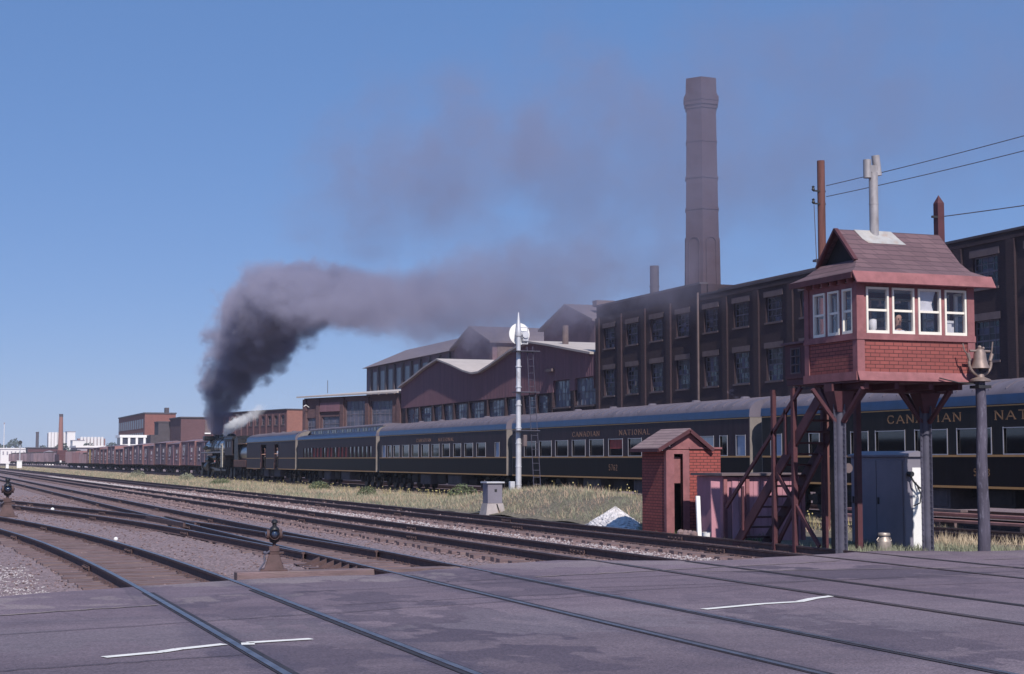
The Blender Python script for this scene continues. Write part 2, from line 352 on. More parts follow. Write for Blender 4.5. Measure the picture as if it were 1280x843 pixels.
# ------------------------------------------------------------------ road across the tracks
far_edge = [(-40,17.5),(-14,20.2),(-6,21.5),(-1,22.1),(1.09,22.4),(2.0,23.0),(2.77,23.4),(4.58,24.3),(5.9,24.7),(6.8,24.6),(7.3,25.0),(8.35,25.5),
            (9.4,26.4),(10.9,26.9),(12.1,26.5),(13.5,25.9),(14.4,26.2),(15.3,26.5),(16.6,27.0),(18.0,27.45),(18.9,27.2),(19.4,26.75),(20.5,26.6),(21.3,26.9),(24,27.1),(33,27.3),(60,28)]
fe = []
for (a, b) in zip(far_edge[:-1], far_edge[1:]):
    k = max(1, int(math.hypot(b[0]-a[0], b[1]-a[1])/.35))
    for i in range(k):
        t_ = i/k; fe.append((a[0]+(b[0]-a[0])*t_, a[1]+(b[1]-a[1])*t_+random.uniform(-.07,.07)))
fe.append(far_edge[-1])
def asphalt_mat():
    m = bpy.data.materials.new('worn_asphalt'); m.use_nodes = True; t = m.node_tree; p = t.nodes['Principled BSDF']
    c = mixrgb(t, ramp(t, noise(t, .32, 6, .65), .35, .68), (.118,.087,.115), (.178,.135,.158))
    # wear running the way the traffic goes, across the rails
    c = mixrgb(t, math_(t, 'MULTIPLY', ramp(t, noise(t, 1.0, 5, .7, stretch(t, .12, 1.3, 1)), .5, .72), .5), c, (.085,.072,.1))
    c = mixrgb(t, math_(t, 'MULTIPLY', ramp(t, noise(t, .55, 6, .75), .58, .7), .6), c, (.075,.068,.1))
    c = mixrgb(t, math_(t, 'MULTIPLY', ramp(t, noise(t, 1.7, 4, .7), .56, .75), .45), c, (.22,.185,.2))
    c = mixrgb(t, 1.0, c, mixrgb(t, ramp(t, noise(t, 4.5, 6, .8), .4, .6), (.74,.73,.76), (1.24,1.24,1.22)), 'MULTIPLY')
    g = N(t, 'ShaderNodeNewGeometry'); sx = N(t, 'ShaderNodeSeparateXYZ'); t.links.new(g.outputs['Position'], sx.inputs[0])
    rag = math_(t, 'ADD', math_(t, 'MULTIPLY', math_(t, 'SUBTRACT', noise(t, 1.3, 3, .6, stretch(t, 1, .7, 1)), .5), 7.5), math_(t, 'MULTIPLY', math_(t, 'SUBTRACT', noise(t, 5, 6, .75), .5), 6.5)); fine = ramp(t, noise(t, 7, 4, .75), .2, .6)
    for x0, y0, rx, ry, col_, k_ in ((5.6,18.6,1.0,3.2,(.078,.06,.084),.75), (3.7,19.4,.75,2.4,(.078,.06,.084),.6), (8.2,22.0,.9,2.9,(.078,.06,.084),.7), (5.4,14.0,.9,.9,(.078,.06,.084),.7),
            (14.4,22.4,1.6,1.6,(.078,.06,.084),.7), (20.5,22.6,3.5,.8,(.078,.06,.084),.6), (9.4,15,.7,3.2,(.078,.06,.084),.6), (3.4,14.6,.6,.9,(.078,.06,.084),.6), (12,19,3,.6,(.078,.06,.084),.5), (25,21,5,.9,(.078,.06,.084),.5),
            (-1.5,21.2,5,.9,(.27,.22,.22),.55), (5.4,23.9,2.6,.7,(.27,.225,.225),.5), (10.5,25.8,2.6,.8,(.26,.215,.22),.45), (18,26.0,4,.8,(.25,.205,.215),.4), (2,17,2.5,1.0,(.15,.125,.145),.5), (7,17.0,1.4,1.2,(.18,.15,.175),.5), (13,16,3,1.5,(.17,.14,.165),.5)):
        d = math_(t, 'ADD', math_(t, 'POWER', math_(t, 'DIVIDE', math_(t, 'SUBTRACT', sx.outputs[0], x0), rx), 2), math_(t, 'POWER', math_(t, 'DIVIDE', math_(t, 'SUBTRACT', sx.outputs[1], y0), ry), 2))
        k = ramp(t, math_(t, 'ADD', d, rag), 1.25, .95); c = mixrgb(t, math_(t, 'MULTIPLY', math_(t, 'MULTIPLY', k, fine), min(1, k_*1.25)), c, col_)
    for xr in (2.96, 4.5, 7.22, 8.72):                       # grime along the rails
        k = ramp(t, math_(t, 'ADD', math_(t, 'ABSOLUTE', math_(t, 'SUBTRACT', sx.outputs[0], xr)), math_(t, 'MULTIPLY', rag, .1)), .34, .12); c = mixrgb(t, math_(t, 'MULTIPLY', k, .45), c, (.065,.055,.085))
    vo = N(t, 'ShaderNodeTexVoronoi'); vo.inputs['Scale'].default_value = 55
    t.links.new(g.outputs['Position'], vo.inputs['Vector'])
    sep = N(t, 'ShaderNodeSeparateColor'); t.links.new(vo.outputs['Color'], sep.inputs[0])
    c = mixrgb(t, 1.0, c, mixrgb(t, sep.outputs[0], (.72,.72,.72), (1.3,1.28,1.28)), 'MULTIPLY')
    cr = N(t, 'ShaderNodeTexVoronoi', feature='DISTANCE_TO_EDGE'); cr.inputs['Scale'].default_value = .33
    nv = N(t, 'ShaderNodeTexNoise'); nv.inputs['Scale'].default_value = 1.2
    mv = N(t, 'ShaderNodeVectorMath', operation='ADD'); t.links.new(g.outputs['Position'], mv.inputs[0]); t.links.new(nv.outputs['Color'], mv.inputs[1])
    t.links.new(mv.outputs[0], cr.inputs['Vector'])
    c = mixrgb(t, math_(t, 'MULTIPLY', ramp(t, cr.outputs['Distance'], .006, .002), .25), c, (.05,.042,.06))
    t.links.new(c, p.inputs['Base Color']); p.inputs['Roughness'].default_value = .82
    b = N(t, 'ShaderNodeBump'); b.inputs['Strength'].default_value = .45; b.inputs['Distance'].default_value = .01
    t.links.new(math_(t, 'ADD', vo.outputs['Distance'], math_(t, 'MULTIPLY', noise(t, 4, 4), .6)), b.inputs['Height']); t.links.new(b.outputs[0], p.inputs['Normal'])
    return m
mt['asphalt'] = asphalt_mat()
road = thing('road', None, None, (8, 18, 0), kind='structure')
rb = MB(); n_ = len(fe); near = [(x, -25.0) for x, _ in fe]
for i in range(n_-1):
    a, b = fe[i], fe[i+1]; c, d = near[i], near[i+1]
    rb.add([(a[0],a[1],-.012),(b[0],b[1],-.012),(d[0],d[1],-.012),(c[0],c[1],-.012)], [(0,3,2,1)])
    la, lb = (a[0]+.05, a[1]+.35), (b[0]+.05, b[1]+.35)
    rb.add([(a[0],a[1],-.012),(b[0],b[1],-.012),(lb[0],lb[1],-.24),(la[0],la[1],-.24)], [(0,1,2,3)])
rb.build('asphalt_surface', mt['asphalt'], road, world=True)
def blob(mb, pts, z, jit=.12, m=0):
    out = []
    for (a, b) in zip(pts, pts[1:]+pts[:1]):
        k = max(2, int(math.hypot(b[0]-a[0], b[1]-a[1])/.25))
        for i in range(k):
            out.append((a[0]+(b[0]-a[0])*i/k+random.uniform(-jit,jit), a[1]+(b[1]-a[1])*i/k+random.uniform(-jit,jit)))
    mb.sheet(out, z, m)
def strip(mb, pts, wd, z, jit=.0):
    for a, b in zip(pts[:-1], pts[1:]):
        d = Vector((b[0]-a[0], b[1]-a[1])).normalized(); nrm = Vector((-d.y, d.x))*wd/2
        mb.add([(a[0]+nrm.x,a[1]+nrm.y,z),(a[0]-nrm.x,a[1]-nrm.y,z),(b[0]-nrm.x,b[1]-nrm.y,z),(b[0]+nrm.x,b[1]+nrm.y,z)], [(0,1,2,3)])
def wavy(a, b, n, amp):
    return [(a[0]+(b[0]-a[0])*i/n+random.uniform(-amp,amp), a[1]+(b[1]-a[1])*i/n+random.uniform(-amp,amp)) for i in range(n+1)]
for pts in ([(1.66,15.2),(2.2,15.42),(2.4,15.6),(2.88,15.86)], [(3.09,15.72),(3.12,15.9),(3.79,16.02)],
            [(8.97,17.5),(10.0,17.9),(10.58,18.0),(11.0,18.35),(11.44,18.6)]):
    s_ = MB(); strip(s_, pts, .13, -.003); s_.build('painted_line', mt['paint'], road, world=True)
for a, b in (((9.0,23.2),(15.6,25.0)), ((18.2,24.4),(26,24.2)), ((-2,18.6),(2.9,20.4)), ((12,23.4),(30,20.4))):
    s_ = MB(); strip(s_, wavy(a, b, 24, .05), .07, -.0035); s_.build('painted_line', mt['tanline'], road, world=True)
for a, b in (((-3,16.4),(9,19.9)), ((4.8,19.6),(18,21.9)), ((4.9,21.7),(14,23.3)), ((13,19.8),(30,19.0)), ((-2,14),(3,15.0)), ((7,22.6),(8.7,23.1)), ((9,21.0),(22,21.2)), ((17,22.2),(30,21))):
    s_ = MB(); strip(s_, wavy(a, b, 40, .035), .022, -.0042); s_.build('tar_seam', mt['tar'], road, world=True)

# ------------------------------------------------------------------ railway tracks
def smooth_path(pts, step=2.0):
    q = []
    for a, b in zip(pts[:-1], pts[1:]):
        n = max(1, round(math.hypot(b[0]-a[0], b[1]-a[1])/9)); q += [(a[0]+(b[0]-a[0])*i/n, a[1]+(b[1]-a[1])*i/n) for i in range(n)]
    pts = q+[pts[-1]]
    if all(abs(p[0]-pts[0][0]) < 1e-6 for p in pts): return [Vector((*p, 0)) for p in pts]
    P = [Vector((*p, 0)) for p in pts]; out = []
    P = [2*P[0]-P[1]] + P + [2*P[-1]-P[-2]]
    for i in range(1, len(P)-2):
        n = max(1, int((P[i+1]-P[i]).length/step)); n = min(n, 40)
        for k in range(n):
            t = k/n; a, b, c, d = P[i-1:i+3]
            out.append(.5*((2*b)+(c-a)*t+(2*a-5*b+4*c-d)*t*t+(3*b-a-3*c+d)*t**3))
    out.append(P[-2]); return out
PROF = [(-.036,0),(.036,0),(.036,-.035),(.012,-.05),(.012,-.14),(.075,-.158),(.075,-.172),(-.075,-.172),(-.075,-.158),(-.012,-.14),(-.012,-.05),(-.036,-.035)]
def rail_mesh(path, dz=0.0, joints=True, phase=0.0, jrange=(20, 120)):
    mb = MB(); n = len(path); k = len(PROF); vs = []
    for i, p in enumerate(path):
        d = (path[min(i+1, n-1)]-path[max(i-1, 0)]).normalized(); nr = Vector((d.y, -d.x, 0))
        for a, z in PROF: vs.append(p+nr*a+Vector((0,0,z+dz)))
    base = 0
    mb.v = [tuple(v) for v in vs]
    for i in range(n-1):
        for j in range(k):
            mb.f.append((i*k+j, i*k+(j+1) % k, (i+1)*k+(j+1) % k, (i+1)*k+j)); mb.m.append(1 if j == 0 else 0)
    mb.f.append(tuple(range(k))); mb.m.append(0); mb.f.append(tuple(range((n-1)*k, n*k))); mb.m.append(0)
    if joints:
        L = 0; nxt = 3+phase
        for a, b in zip(path[:-1], path[1:]):
            seg = (b-a).length
            while nxt < L+seg:
                c = a+(b-a)*((nxt-L)/seg); d = (b-a).normalized(); nr = Vector((d.y, -d.x, 0))
                if jrange[0] < c.y < jrange[1]:
                    for s in (-1, 1):
                        mb.beam(c-d*.4+nr*s*.032+Vector((0,0,-.095+dz)), c+d*.4+nr*s*.032+Vector((0,0,-.095+dz)), .036, .075, 0)
                        for q in (-.28,-.1,.1,.28): mb.cyl(c+d*q+nr*s*.045+Vector((0,0,-.095)), c+d*q+nr*s*.08+Vector((0,0,-.095)), .018, n=6, m=0)
                nxt += 11.9
            L += seg
    return mb
def offset(path, o):
    out = []
    for i, p in enumerate(path):
        d = (path[min(i+1, len(path)-1)]-path[max(i-1, 0)]).normalized(); out.append(p+Vector((d.y, -d.x, 0))*o)
    return out
tie_me = None
def make_tie():
    mb = MB().box(-1.3, 1.3, -.115, .115, -.33, -.163)
    for s_ in (-.752, .752):
        mb.box(s_-.15, s_+.15, -.09, .09, -.1632, -.154, 1)
        for q, u in ((-.095,-.05), (.095,.05), (-.125,.05), (.125,-.05)): mb.box(s_+q-.012, s_+q+.012, u-.012, u+.012, -.155, -.125, 1)
    return mb
def track(name_label, pts, top, tie_range, tie_step=.55, tz=0.0, far_ties=True, tlen=1.3, dz=0, joints=True):
    global tie_me
    path = smooth_path(pts); root = thing('railway_track', name_label, 'track', (pts[0][0], pts[0][1], 0), kind='structure')
    for i, s in enumerate((-.752, .752)):
        rail_mesh(offset(path, s), dz, joints, 5.0*i+abs(pts[0][0])).build('rail', [mt['rail_rust'], mt[top]], root, world=True)
    # sleepers
    L = 0; nxt = 0; spots = []
    for a, b in zip(path[:-1], path[1:]):
        seg = (b-a).length
        while nxt < L+seg:
            c = a+(b-a)*((nxt-L)/seg)
            if tie_range[0] < c.y < tie_range[1]: spots.append((c, math.atan2((b-a).y, (b-a).x)-math.pi/2))
            nxt += tie_step*random.uniform(.93, 1.07)
        L += seg
    if tie_me is None:
        proto = make_tie().build('sleeper', [mt['tie'], mt['rail_rust']], root); tie_me = proto.data; bpy.data.objects.remove(proto)
    spots.sort(key=lambda q: q[0].y)
    for c, a in spots[:98]:
        o = bpy.data.objects.new('sleeper', tie_me); COL.objects.link(o); o.parent = root
        o.location = (c.x-root.location.x+random.uniform(-.08,.08), c.y-root.location.y, tz+random.uniform(-.012,.006)); o.rotation_euler = (0,0,a+random.uniform(-.02,.02))
    rest = MB()
    for c, a in spots[98:]:
        d = Vector((math.cos(a), math.sin(a), 0)); rest.beam(c-d*1.3+Vector((0,0,-.245+tz)), c+d*1.3+Vector((0,0,-.245+tz)), .23, .16)
    if rest.v: tag(rest.build('sleepers', mt['tie'], root, world=True), 'distant sleepers under the rails', kind='stuff')
    return root, path
t3, _ = track('third track from the camera, rusty', [(T3X,-25),(T3X,30),(T3X,120),(T3X,980)], 'rail_top_rust', (24, 190))
t4, _ = track('fourth track from the camera, rusty, beside the grass bank', [(T4X,-25),(T4X,30),(T4X,120),(T4X,980)], 'rail_top_rust', (26, 190))
t2, _ = track('second track from the camera with polished rails', [(T2X,-25),(T2X,30),(T2X,120),(T2X,980)], 'rail_top', (24.5, 170), tz=.006)
t1, _ = track('nearest track, curving away to the left', [(3.73,-25),(3.73,12),(3.74,20),(3.72,26),(3.58,32),(3.25,39),(2.55,47),(1.4,56),(-.4,67),(-3,80),(-7.5,98),(-14,120)], 'rail_top', (20, 95), .5, tz=.01)
t5, p5 = track('turnout track leaving the second track to the left', [(7.9,31),(7.6,37),(7.1,45),(6.3,53),(5.2,61),(3.9,70),(2.2,80),(.0,92),(-4,110)], 'rail_top', (45, 110), tz=-.004, dz=-.003)
t6, _ = track('track lying in weeds in front of the passenger train', [(T6X,-25),(T6X,30),(T6X,120),(T6X,400)], 'rail_top_rust', (27.5, 75))
tr, _ = track('track under the passenger train', [(TRX,-25),(TRX,30),(TRX,120),(TRX,700)], 'rail_top_rust', (27.5, 75))
tf, _ = track('track under the freight train', [(TFX,-25),(TFX,200),(TFX,420),(TFX,950)], 'rail_top_rust', (200, 201))
# flangeways, worn grooves in the asphalt along the embedded rails
for root, X0 in ((t1, 3.73), (t2, T2X), (t3, T3X), (t4, T4X), (t6, T6X)):
    for s, nm in ((-1, 0), (1, 1)):
        g_ = MB(); xr = X0+s*.752; xi = xr-s*.073
        strip(g_, [(xi, -25), (xi, 22.3 if X0 < 4 else 24.2 if X0 < 9 else 25.8)], .066, -.0045)
        xo = xr+s*.05
        strip(g_, [(xo, -25), (xo, 22.3 if X0 < 4 else 24.2 if X0 < 9 else 25.8)], .022, -.0044)
        g_.build('flangeway', mt['tar'], root, world=True)
# triangular rail braces and the rails of the crossing's frog
for i in range(7):
    y = 26.4+i*.55
    b_ = MB().ext([(T2X-.752-.36, -.165), (T2X-.752-.05, -.165), (T2X-.752-.05, -.03)], 'y', y, y+.05)
    b_.box(T2X-1.25, T2X-.66, y-.08, y+.12, -.168, -.155); b_.build('rail_brace', mt['rail_rust'], t2, world=True)
fr = MB(); fr.beam((7.05,45.2,-.02), (6.72,50.5,-.02), .07, .12); fr.beam((7.36,45.2,-.02), (7.36,51,-.02), .06, .12); fr.box(7.0,7.45,47.2,47.9,-.17,-.01)
fr.build('frog', [mt['rail_rust']], t2, world=True)
for yb, x0 in ((26.05, 4.9), (26.6, 5.0)):
    MB().box(x0, 9.2, yb-.13, yb+.13, -.17, -.02 if x0 < 4.95 else -.05).build('headblock_sleeper', mt['tie'], t2, world=True, bevel=.01)

# ballast stones
def scatter_stones(name, n, region, mat, size, zf, density=None):
    base = np.array([(1,0,0),(-1,0,0),(0,1,0),(0,-1,0),(0,0,.75),(0,0,-.75)], float)
    tri = np.array([(0,2,4),(2,1,4),(1,3,4),(3,0,4),(2,0,5),(1,2,5),(3,1,5),(0,3,5)])
    x0, x1, y0, y1 = region
    u = rng.random(n); ys = y0*(y1/y0)**u; xs = rng.uniform(x0, x1, n)
    s = size*rng.uniform(.5, 1.4, n)*np.clip(ys/35, 1, 2.4)
    V = base[None]*s[:, None, None]*rng.uniform(.6, 1.3, (n, 6, 1)); a = rng.uniform(0, 6.28, n); c, q = np.cos(a), np.sin(a)
    X = V[..., 0]*c[:, None]-V[..., 1]*q[:, None]+xs[:, None]; Y = V[..., 0]*q[:, None]+V[..., 1]*c[:, None]+ys[:, None]
    Z = V[..., 2]+(zf(xs, ys)+s*.25)[:, None]
    v = np.stack([X, Y, Z], -1).reshape(-1, 3); f = (tri[None]+(np.arange(n)*6)[:, None, None]).reshape(-1, 3)
    me = bpy.data.meshes.new(name); me.from_pydata(v.tolist(), [], f.tolist()); me.materials.append(mat)
    o = bpy.data.objects.new(name, me); COL.objects.link(o); o['kind'] = 'stuff'; return o
tag(scatter_stones('pale_ballast', 5200, (14.1, 14.85, 26.3, 190), mt['whitestone'], .028, yard_z), 'strip of pale ballast stones between the third and fourth tracks', 'ballast')
tag(scatter_stones('brown_ballast', 26000, (10.2, 17.9, 26.8, 110), mt['darkstone'], .032, yard_z), 'brown ballast stones around the third and fourth tracks', 'ballast')
tag(scatter_stones('yard_gravel', 9000, (-4, 10.2, 25.5, 90), mt['darkstone'], .022, yard_z), 'loose cinders between the near tracks', 'gravel')
tag(scatter_stones('pale_gravel', 6500, (-6, 1.9, 22.5, 31), mt['whitestone'], .02, yard_z), 'pale gravel patch left of the nearest track', 'gravel')

# ------------------------------------------------------------------ grass and weeds
def grass(name, pos, hts, wd, mat, label, lean=.35):
    n = len(pos); a = rng.uniform(0, 6.28, n); l = rng.normal(0, lean, (n, 2))*hts[:, None]
    w_ = (np.broadcast_to(wd, (n,))*rng.uniform(.6, 1.4, n))[:, None]
    dx = np.stack([np.cos(a), np.sin(a)], -1)*w_
    p0 = pos.copy(); p0[:, :2] -= dx; p1 = pos.copy(); p1[:, :2] += dx
    p2 = pos.copy(); p2[:, :2] += l; p2[:, 2] += hts
    v = np.stack([p0, p1, p2], 1).reshape(-1, 3)
    me = bpy.data.meshes.new(name); me.vertices.add(3*n); me.vertices.foreach_set('co', v.ravel())
    me.loops.add(3*n); me.loops.foreach_set('vertex_index', np.arange(3*n, dtype=np.int32))
    me.polygons.add(n); me.polygons.foreach_set('loop_start', np.arange(0, 3*n, 3, dtype=np.int32))
    me.update(); me.validate(); me.materials.append(mat)
    o = bpy.data.objects.new(name, me); COL.objects.link(o); return tag(o, label, 'grass', kind='stuff')
def spread(n, x0, x1, y0, y1, zf=bank_z, clump=.0):
    u = rng.random(n); ys = y0*(y1/y0)**u; xs = rng.uniform(x0, x1, n); a_, b_, c_ = rng.uniform(0, 6, 3)
    keep = (np.sin(xs*2.3+ys*.7+a_)+np.sin(ys*1.9-xs*1.3+b_)+.8*np.sin(ys*.31+xs*.8+c_)+rng.normal(0, .7, n)) > -1.3+clump*2
    xs, ys = xs[keep], ys[keep]; return np.stack([xs, ys, zf(xs, ys)-.02], -1)
for (n_, nm, mk, lo_h, hi_h, cl, lb_) in ((75000, 'dry_grass', 'drygrass', .06, .24, .4, 'dry straw-coloured grass on the bank before the train'), (135000, 'green_grass', 'palegrass', .05, .22, .0, 'grey-green grass on the bank before the train'),
        (42000, 'tan_grass', 'tangrass', .08, .27, .7, 'pinkish-tan tufts among the bank grass'), (30000, 'fresh_grass', 'leafgreen', .05, .17, .7, 'fresher green patches in the bank grass')):
    P = spread(n_, 18.3, 27.0, 37, 420, clump=cl); k_ = np.clip(P[:, 1]/60, .8, 4)
    grass(nm, P, rng.uniform(lo_h, hi_h, len(P)), .0085*k_, mt[mk], lb_, .45)
P = spread(1500, 21.5, 25.0, 38, 160, clump=.6)
grass('seed_stalks', P, rng.uniform(.25, .42, len(P)), .012, mt['yellowbloom'], 'thin yellowish seed stalks along the top of the bank', .12)
hd_ = MB()
for q in P[::3]: hd_.sphere((q[0]+random.uniform(-.05,.05), q[1], q[2]+random.uniform(.3,.44)), random.uniform(.018,.035), 3)
tag(hd_.build('seed_heads', mt['yellowbloom']), 'small yellow seed heads dotted along the top of the bank', 'flowers', kind='stuff')
P = np.concatenate([spread(5200, 17.9, 22.0, 27.75, 31.5, clump=.1), spread(1500, 19.0, 22.5, 26.85, 28.2, clump=.0)])
grass('weeds_by_tower', P, rng.uniform(.05, .24, len(P)), .012, mt['palegrass'], 'low weeds growing round the legs of the crossing tower')
P = spread(2500, 21.5, 24.2, 28.0, 34, clump=.6)
grass('weeds_by_pole', P, rng.uniform(.06, .3, len(P)), .012, mt['drygrass'], 'dry weeds between the road edge and the far track')
P = spread(1300, 17.75, 19.3, 33.5, 38.0)
grass('weeds_by_hut', P, rng.uniform(.06, .25, len(P)), .014, mt['leafgreen'], 'green weeds along the foot of the red hut')
def bush(x, y, r, h, label, mat, n=900):
    z0 = float(bank_z(np.array([x]), np.array([y]))[0]); root = thing('bush', label, 'bush', (x, y, z0))
    a = rng.uniform(0, 6.28, n); rr = r*rng.random(n)**.5; zz = h*rng.random(n)**.8*np.sqrt(np.clip(1-(rr/r)**2, 0, 1))
    mb = MB()
    for i in range(n):
        c = Vector((rr[i]*math.cos(a[i]), rr[i]*math.sin(a[i]), zz[i])); u = Vector(rng.normal(0, 1, 3)).normalized()*.05; q = Vector(rng.normal(0, 1, 3)).normalized()*.035
        mb.add([c-u, c+q, c+u, c-q], [(0,1,2,3)])
    mb.build('foliage', mat, root)
    st = MB()
    for i in range(7): st.cyl((0,0,-.05), (rng.uniform(-.6,.6)*r, rng.uniform(-.6,.6)*r, h*.7), .012, .004, 5)
    st.build('stem', mt['tie'], root)
bush(22.6, 67, .75, .75, 'rounded green bush in the grass left of the grey relay pillar', mt['leafgreen'])
bush(22.4, 93, .7, .6, 'smaller green bush in the grass before the third coach', mt['leafgreen'])
bush(21.0, 118, .8, .5, 'low dark weed clump beside the rails below the wooden coach', mt['leafgreen'])
bush(21.5, 79, .5, .5, 'small green bush midway between the two larger ones', mt['leafgreen'], 500)
bush(23.5, 57, .4, .55, 'leafy weed beside the foot of the signal ladder', mt['leafgreen'], 400)
bush(22.0, 140, .8, .7, 'grey-green bush below the baggage car', mt['palegrass'], 700)
bush(21.0, 165, .9, .8, 'grey-green bush below the locomotive', mt['palegrass'], 700)
bush(18.2, 37.9, .35, .4, 'weedy clump at the far corner of the red hut', mt['leafgreen'], 400)

# ------------------------------------------------------------------ lettering
GL = {'C': [[(.95,.78),(.8,.95),(.5,1),(.2,.9),(.05,.5),(.2,.1),(.5,0),(.8,.05),(.95,.22)]], 'A': [[(0,0),(.5,1),(1,0)],[(.2,.34),(.8,.34)]],
      'N': [[(.08,0),(.08,1),(.92,0),(.92,1)]], 'D': [[(.1,0),(.1,1),(.6,1),(.9,.8),(.97,.5),(.9,.2),(.6,0),(.1,0)]], 'I': [[(.5,0),(.5,1)]],
      'T': [[(.5,0),(.5,1)],[(0,1),(1,1)]], 'O': [[(.5,0),(.2,.1),(.04,.5),(.2,.9),(.5,1),(.8,.9),(.96,.5),(.8,.1),(.5,0)]], 'L': [[(.12,1),(.12,0),(.9,0)]],
      '5': [[(.85,1),(.15,1),(.15,.58),(.6,.62),(.88,.4),(.7,.04),(.3,0),(.1,.15)]], '7': [[(.1,1),(.9,1),(.4,0)]], '6': [[(.8,.95),(.4,.9),(.12,.45),(.3,.02),(.7,.02),(.88,.3),(.6,.55),(.2,.45)]],
      '2': [[(.1,.8),(.4,1),(.8,.9),(.8,.6),(.1,0),(.9,0)]], '3': [[(.1,.9),(.5,1),(.85,.8),(.5,.55),(.88,.25),(.5,0),(.1,.1)]], '8': [[(.5,.52),(.15,.75),(.5,1),(.85,.75),(.5,.52),(.1,.25),(.5,0),(.9,.25),(.5,.52)]]}
SER = {'A': [(0,0),(1,0)], 'N': [(.08,0),(.92,1),(.08,1)], 'I': [(.5,0),(.5,1)], 'T': [(.5,0)], 'L': [(.12,1)], 'D': []}
def letters(mb, text, x, y_first, z, cw, ch, gap, sw, thick=.006, m=0):
    """raised letters on a wall that looks towards -x; text runs towards -y"""
    y = y_first
    for ch_ in text:
        if ch_ == ' ': y -= (cw+gap)*1.6; continue
        wd = cw*(.35 if ch_ == 'I' else 1)
        f = lambda a, b: Vector((x-thick/2, y-wd*a, z+ch*b))
        for k, st in enumerate(GL.get(ch_, [])):
            for a, b in zip(st[:-1], st[1:]):
                mb.beam(f(*a), f(*b), thick+.0004*k, sw, m, up=(1,0,0)) if False else mb.beam(f(*a), f(*b), sw, thick, m, up=(1,0,0))
        for a, b in SER.get(ch_, []):
            c = f(a, b); mb.box(x-thick-.002, x, c.y-sw*1.15, c.y+sw*1.15, c.z-sw*.3, c.z+sw*.3, m)
        y -= wd+gap

# ------------------------------------------------------------------ passenger train
def wheelset(mb, y, r=.46, hw=.75):
    for s in (-1, 1):
        mb.cyl((s*hw, y, r), (s*(hw+.13), y, r), r, n=18); mb.cyl((s*(hw-.04), y, r), (s*(hw+.02), y, r), r+.03, n=18)
    mb.cyl((-hw, y, r), (hw, y, r), .08, n=8)
def truck(parent, yc, name='truck', nax=3, sp=1.55):
    fr_ = MB()
    for s in (-1, 1):
        fr_.box(s*1.0-.07, s*1.0+.07, yc-sp-.5, yc+sp+.5, .42, .62)
        for i in range(nax):
            y = yc+(i-(nax-1)/2)*sp; fr_.box(s*1.1-.1, s*1.1+.1, y-.16, y+.16, .3, .66)
        for y in (yc-sp/2, yc+sp/2): fr_.cyl((s*1.08, y, .35), (s*1.08, y, .75), .12, n=10)
    fr_.box(-1.0, 1.0, yc-.3, yc+.3, .5, .85)
    t = fr_.build(name, mt['under'], parent)
    for i in range(nax):
        wm = MB(); wheelset(wm, yc+(i-(nax-1)/2)*sp); wm.build('wheelset', mt['dark_steel'], t, smooth=True)
    return t
def roof_profile(hw, ze, zt, n=10, flat=.62):
    pts = []
    for i in range(n+1):
        a = math.pi*i/n; x = -hw*math.cos(a); z = ze+(zt-ze)*(math.sin(a)**flat); pts.append((x, z))
    return pts
def roof_part(mb, hw, ze, zt, y0, y1, split=.42, n=16, ribs=True):
    """turtle-back roof: low edges glossy (material 1), top dusty (material 0)"""
    pr = roof_profile(hw, ze, zt, n); k = len(pr); vs = []
    for y in (y0, y1): vs += [(x, y, z) for x, z in pr]
    base = len(mb.v); mb.v += vs
    for i in range(k-1):
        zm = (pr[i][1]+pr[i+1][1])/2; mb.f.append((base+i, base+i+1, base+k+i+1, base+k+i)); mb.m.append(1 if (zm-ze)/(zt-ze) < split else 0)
    mb.f.append(tuple(base+i for i in range(k))); mb.m.append(0); mb.f.append(tuple(base+k+i for i in range(k))); mb.m.append(0)
    if ribs:
        y = y0+.7
        while y < y1-.4:
            pts = [(x*1.006, z+.012) for x, z in pr if (z-ze)/(zt-ze) > .46]
            for (a, b) in zip(pts[:-1], pts[1:]): mb.beam((a[0], y, a[1]), (b[0], y, b[1]), .035, .02, 0, up=(0,1,0))
            y += .75
HW = 1.5
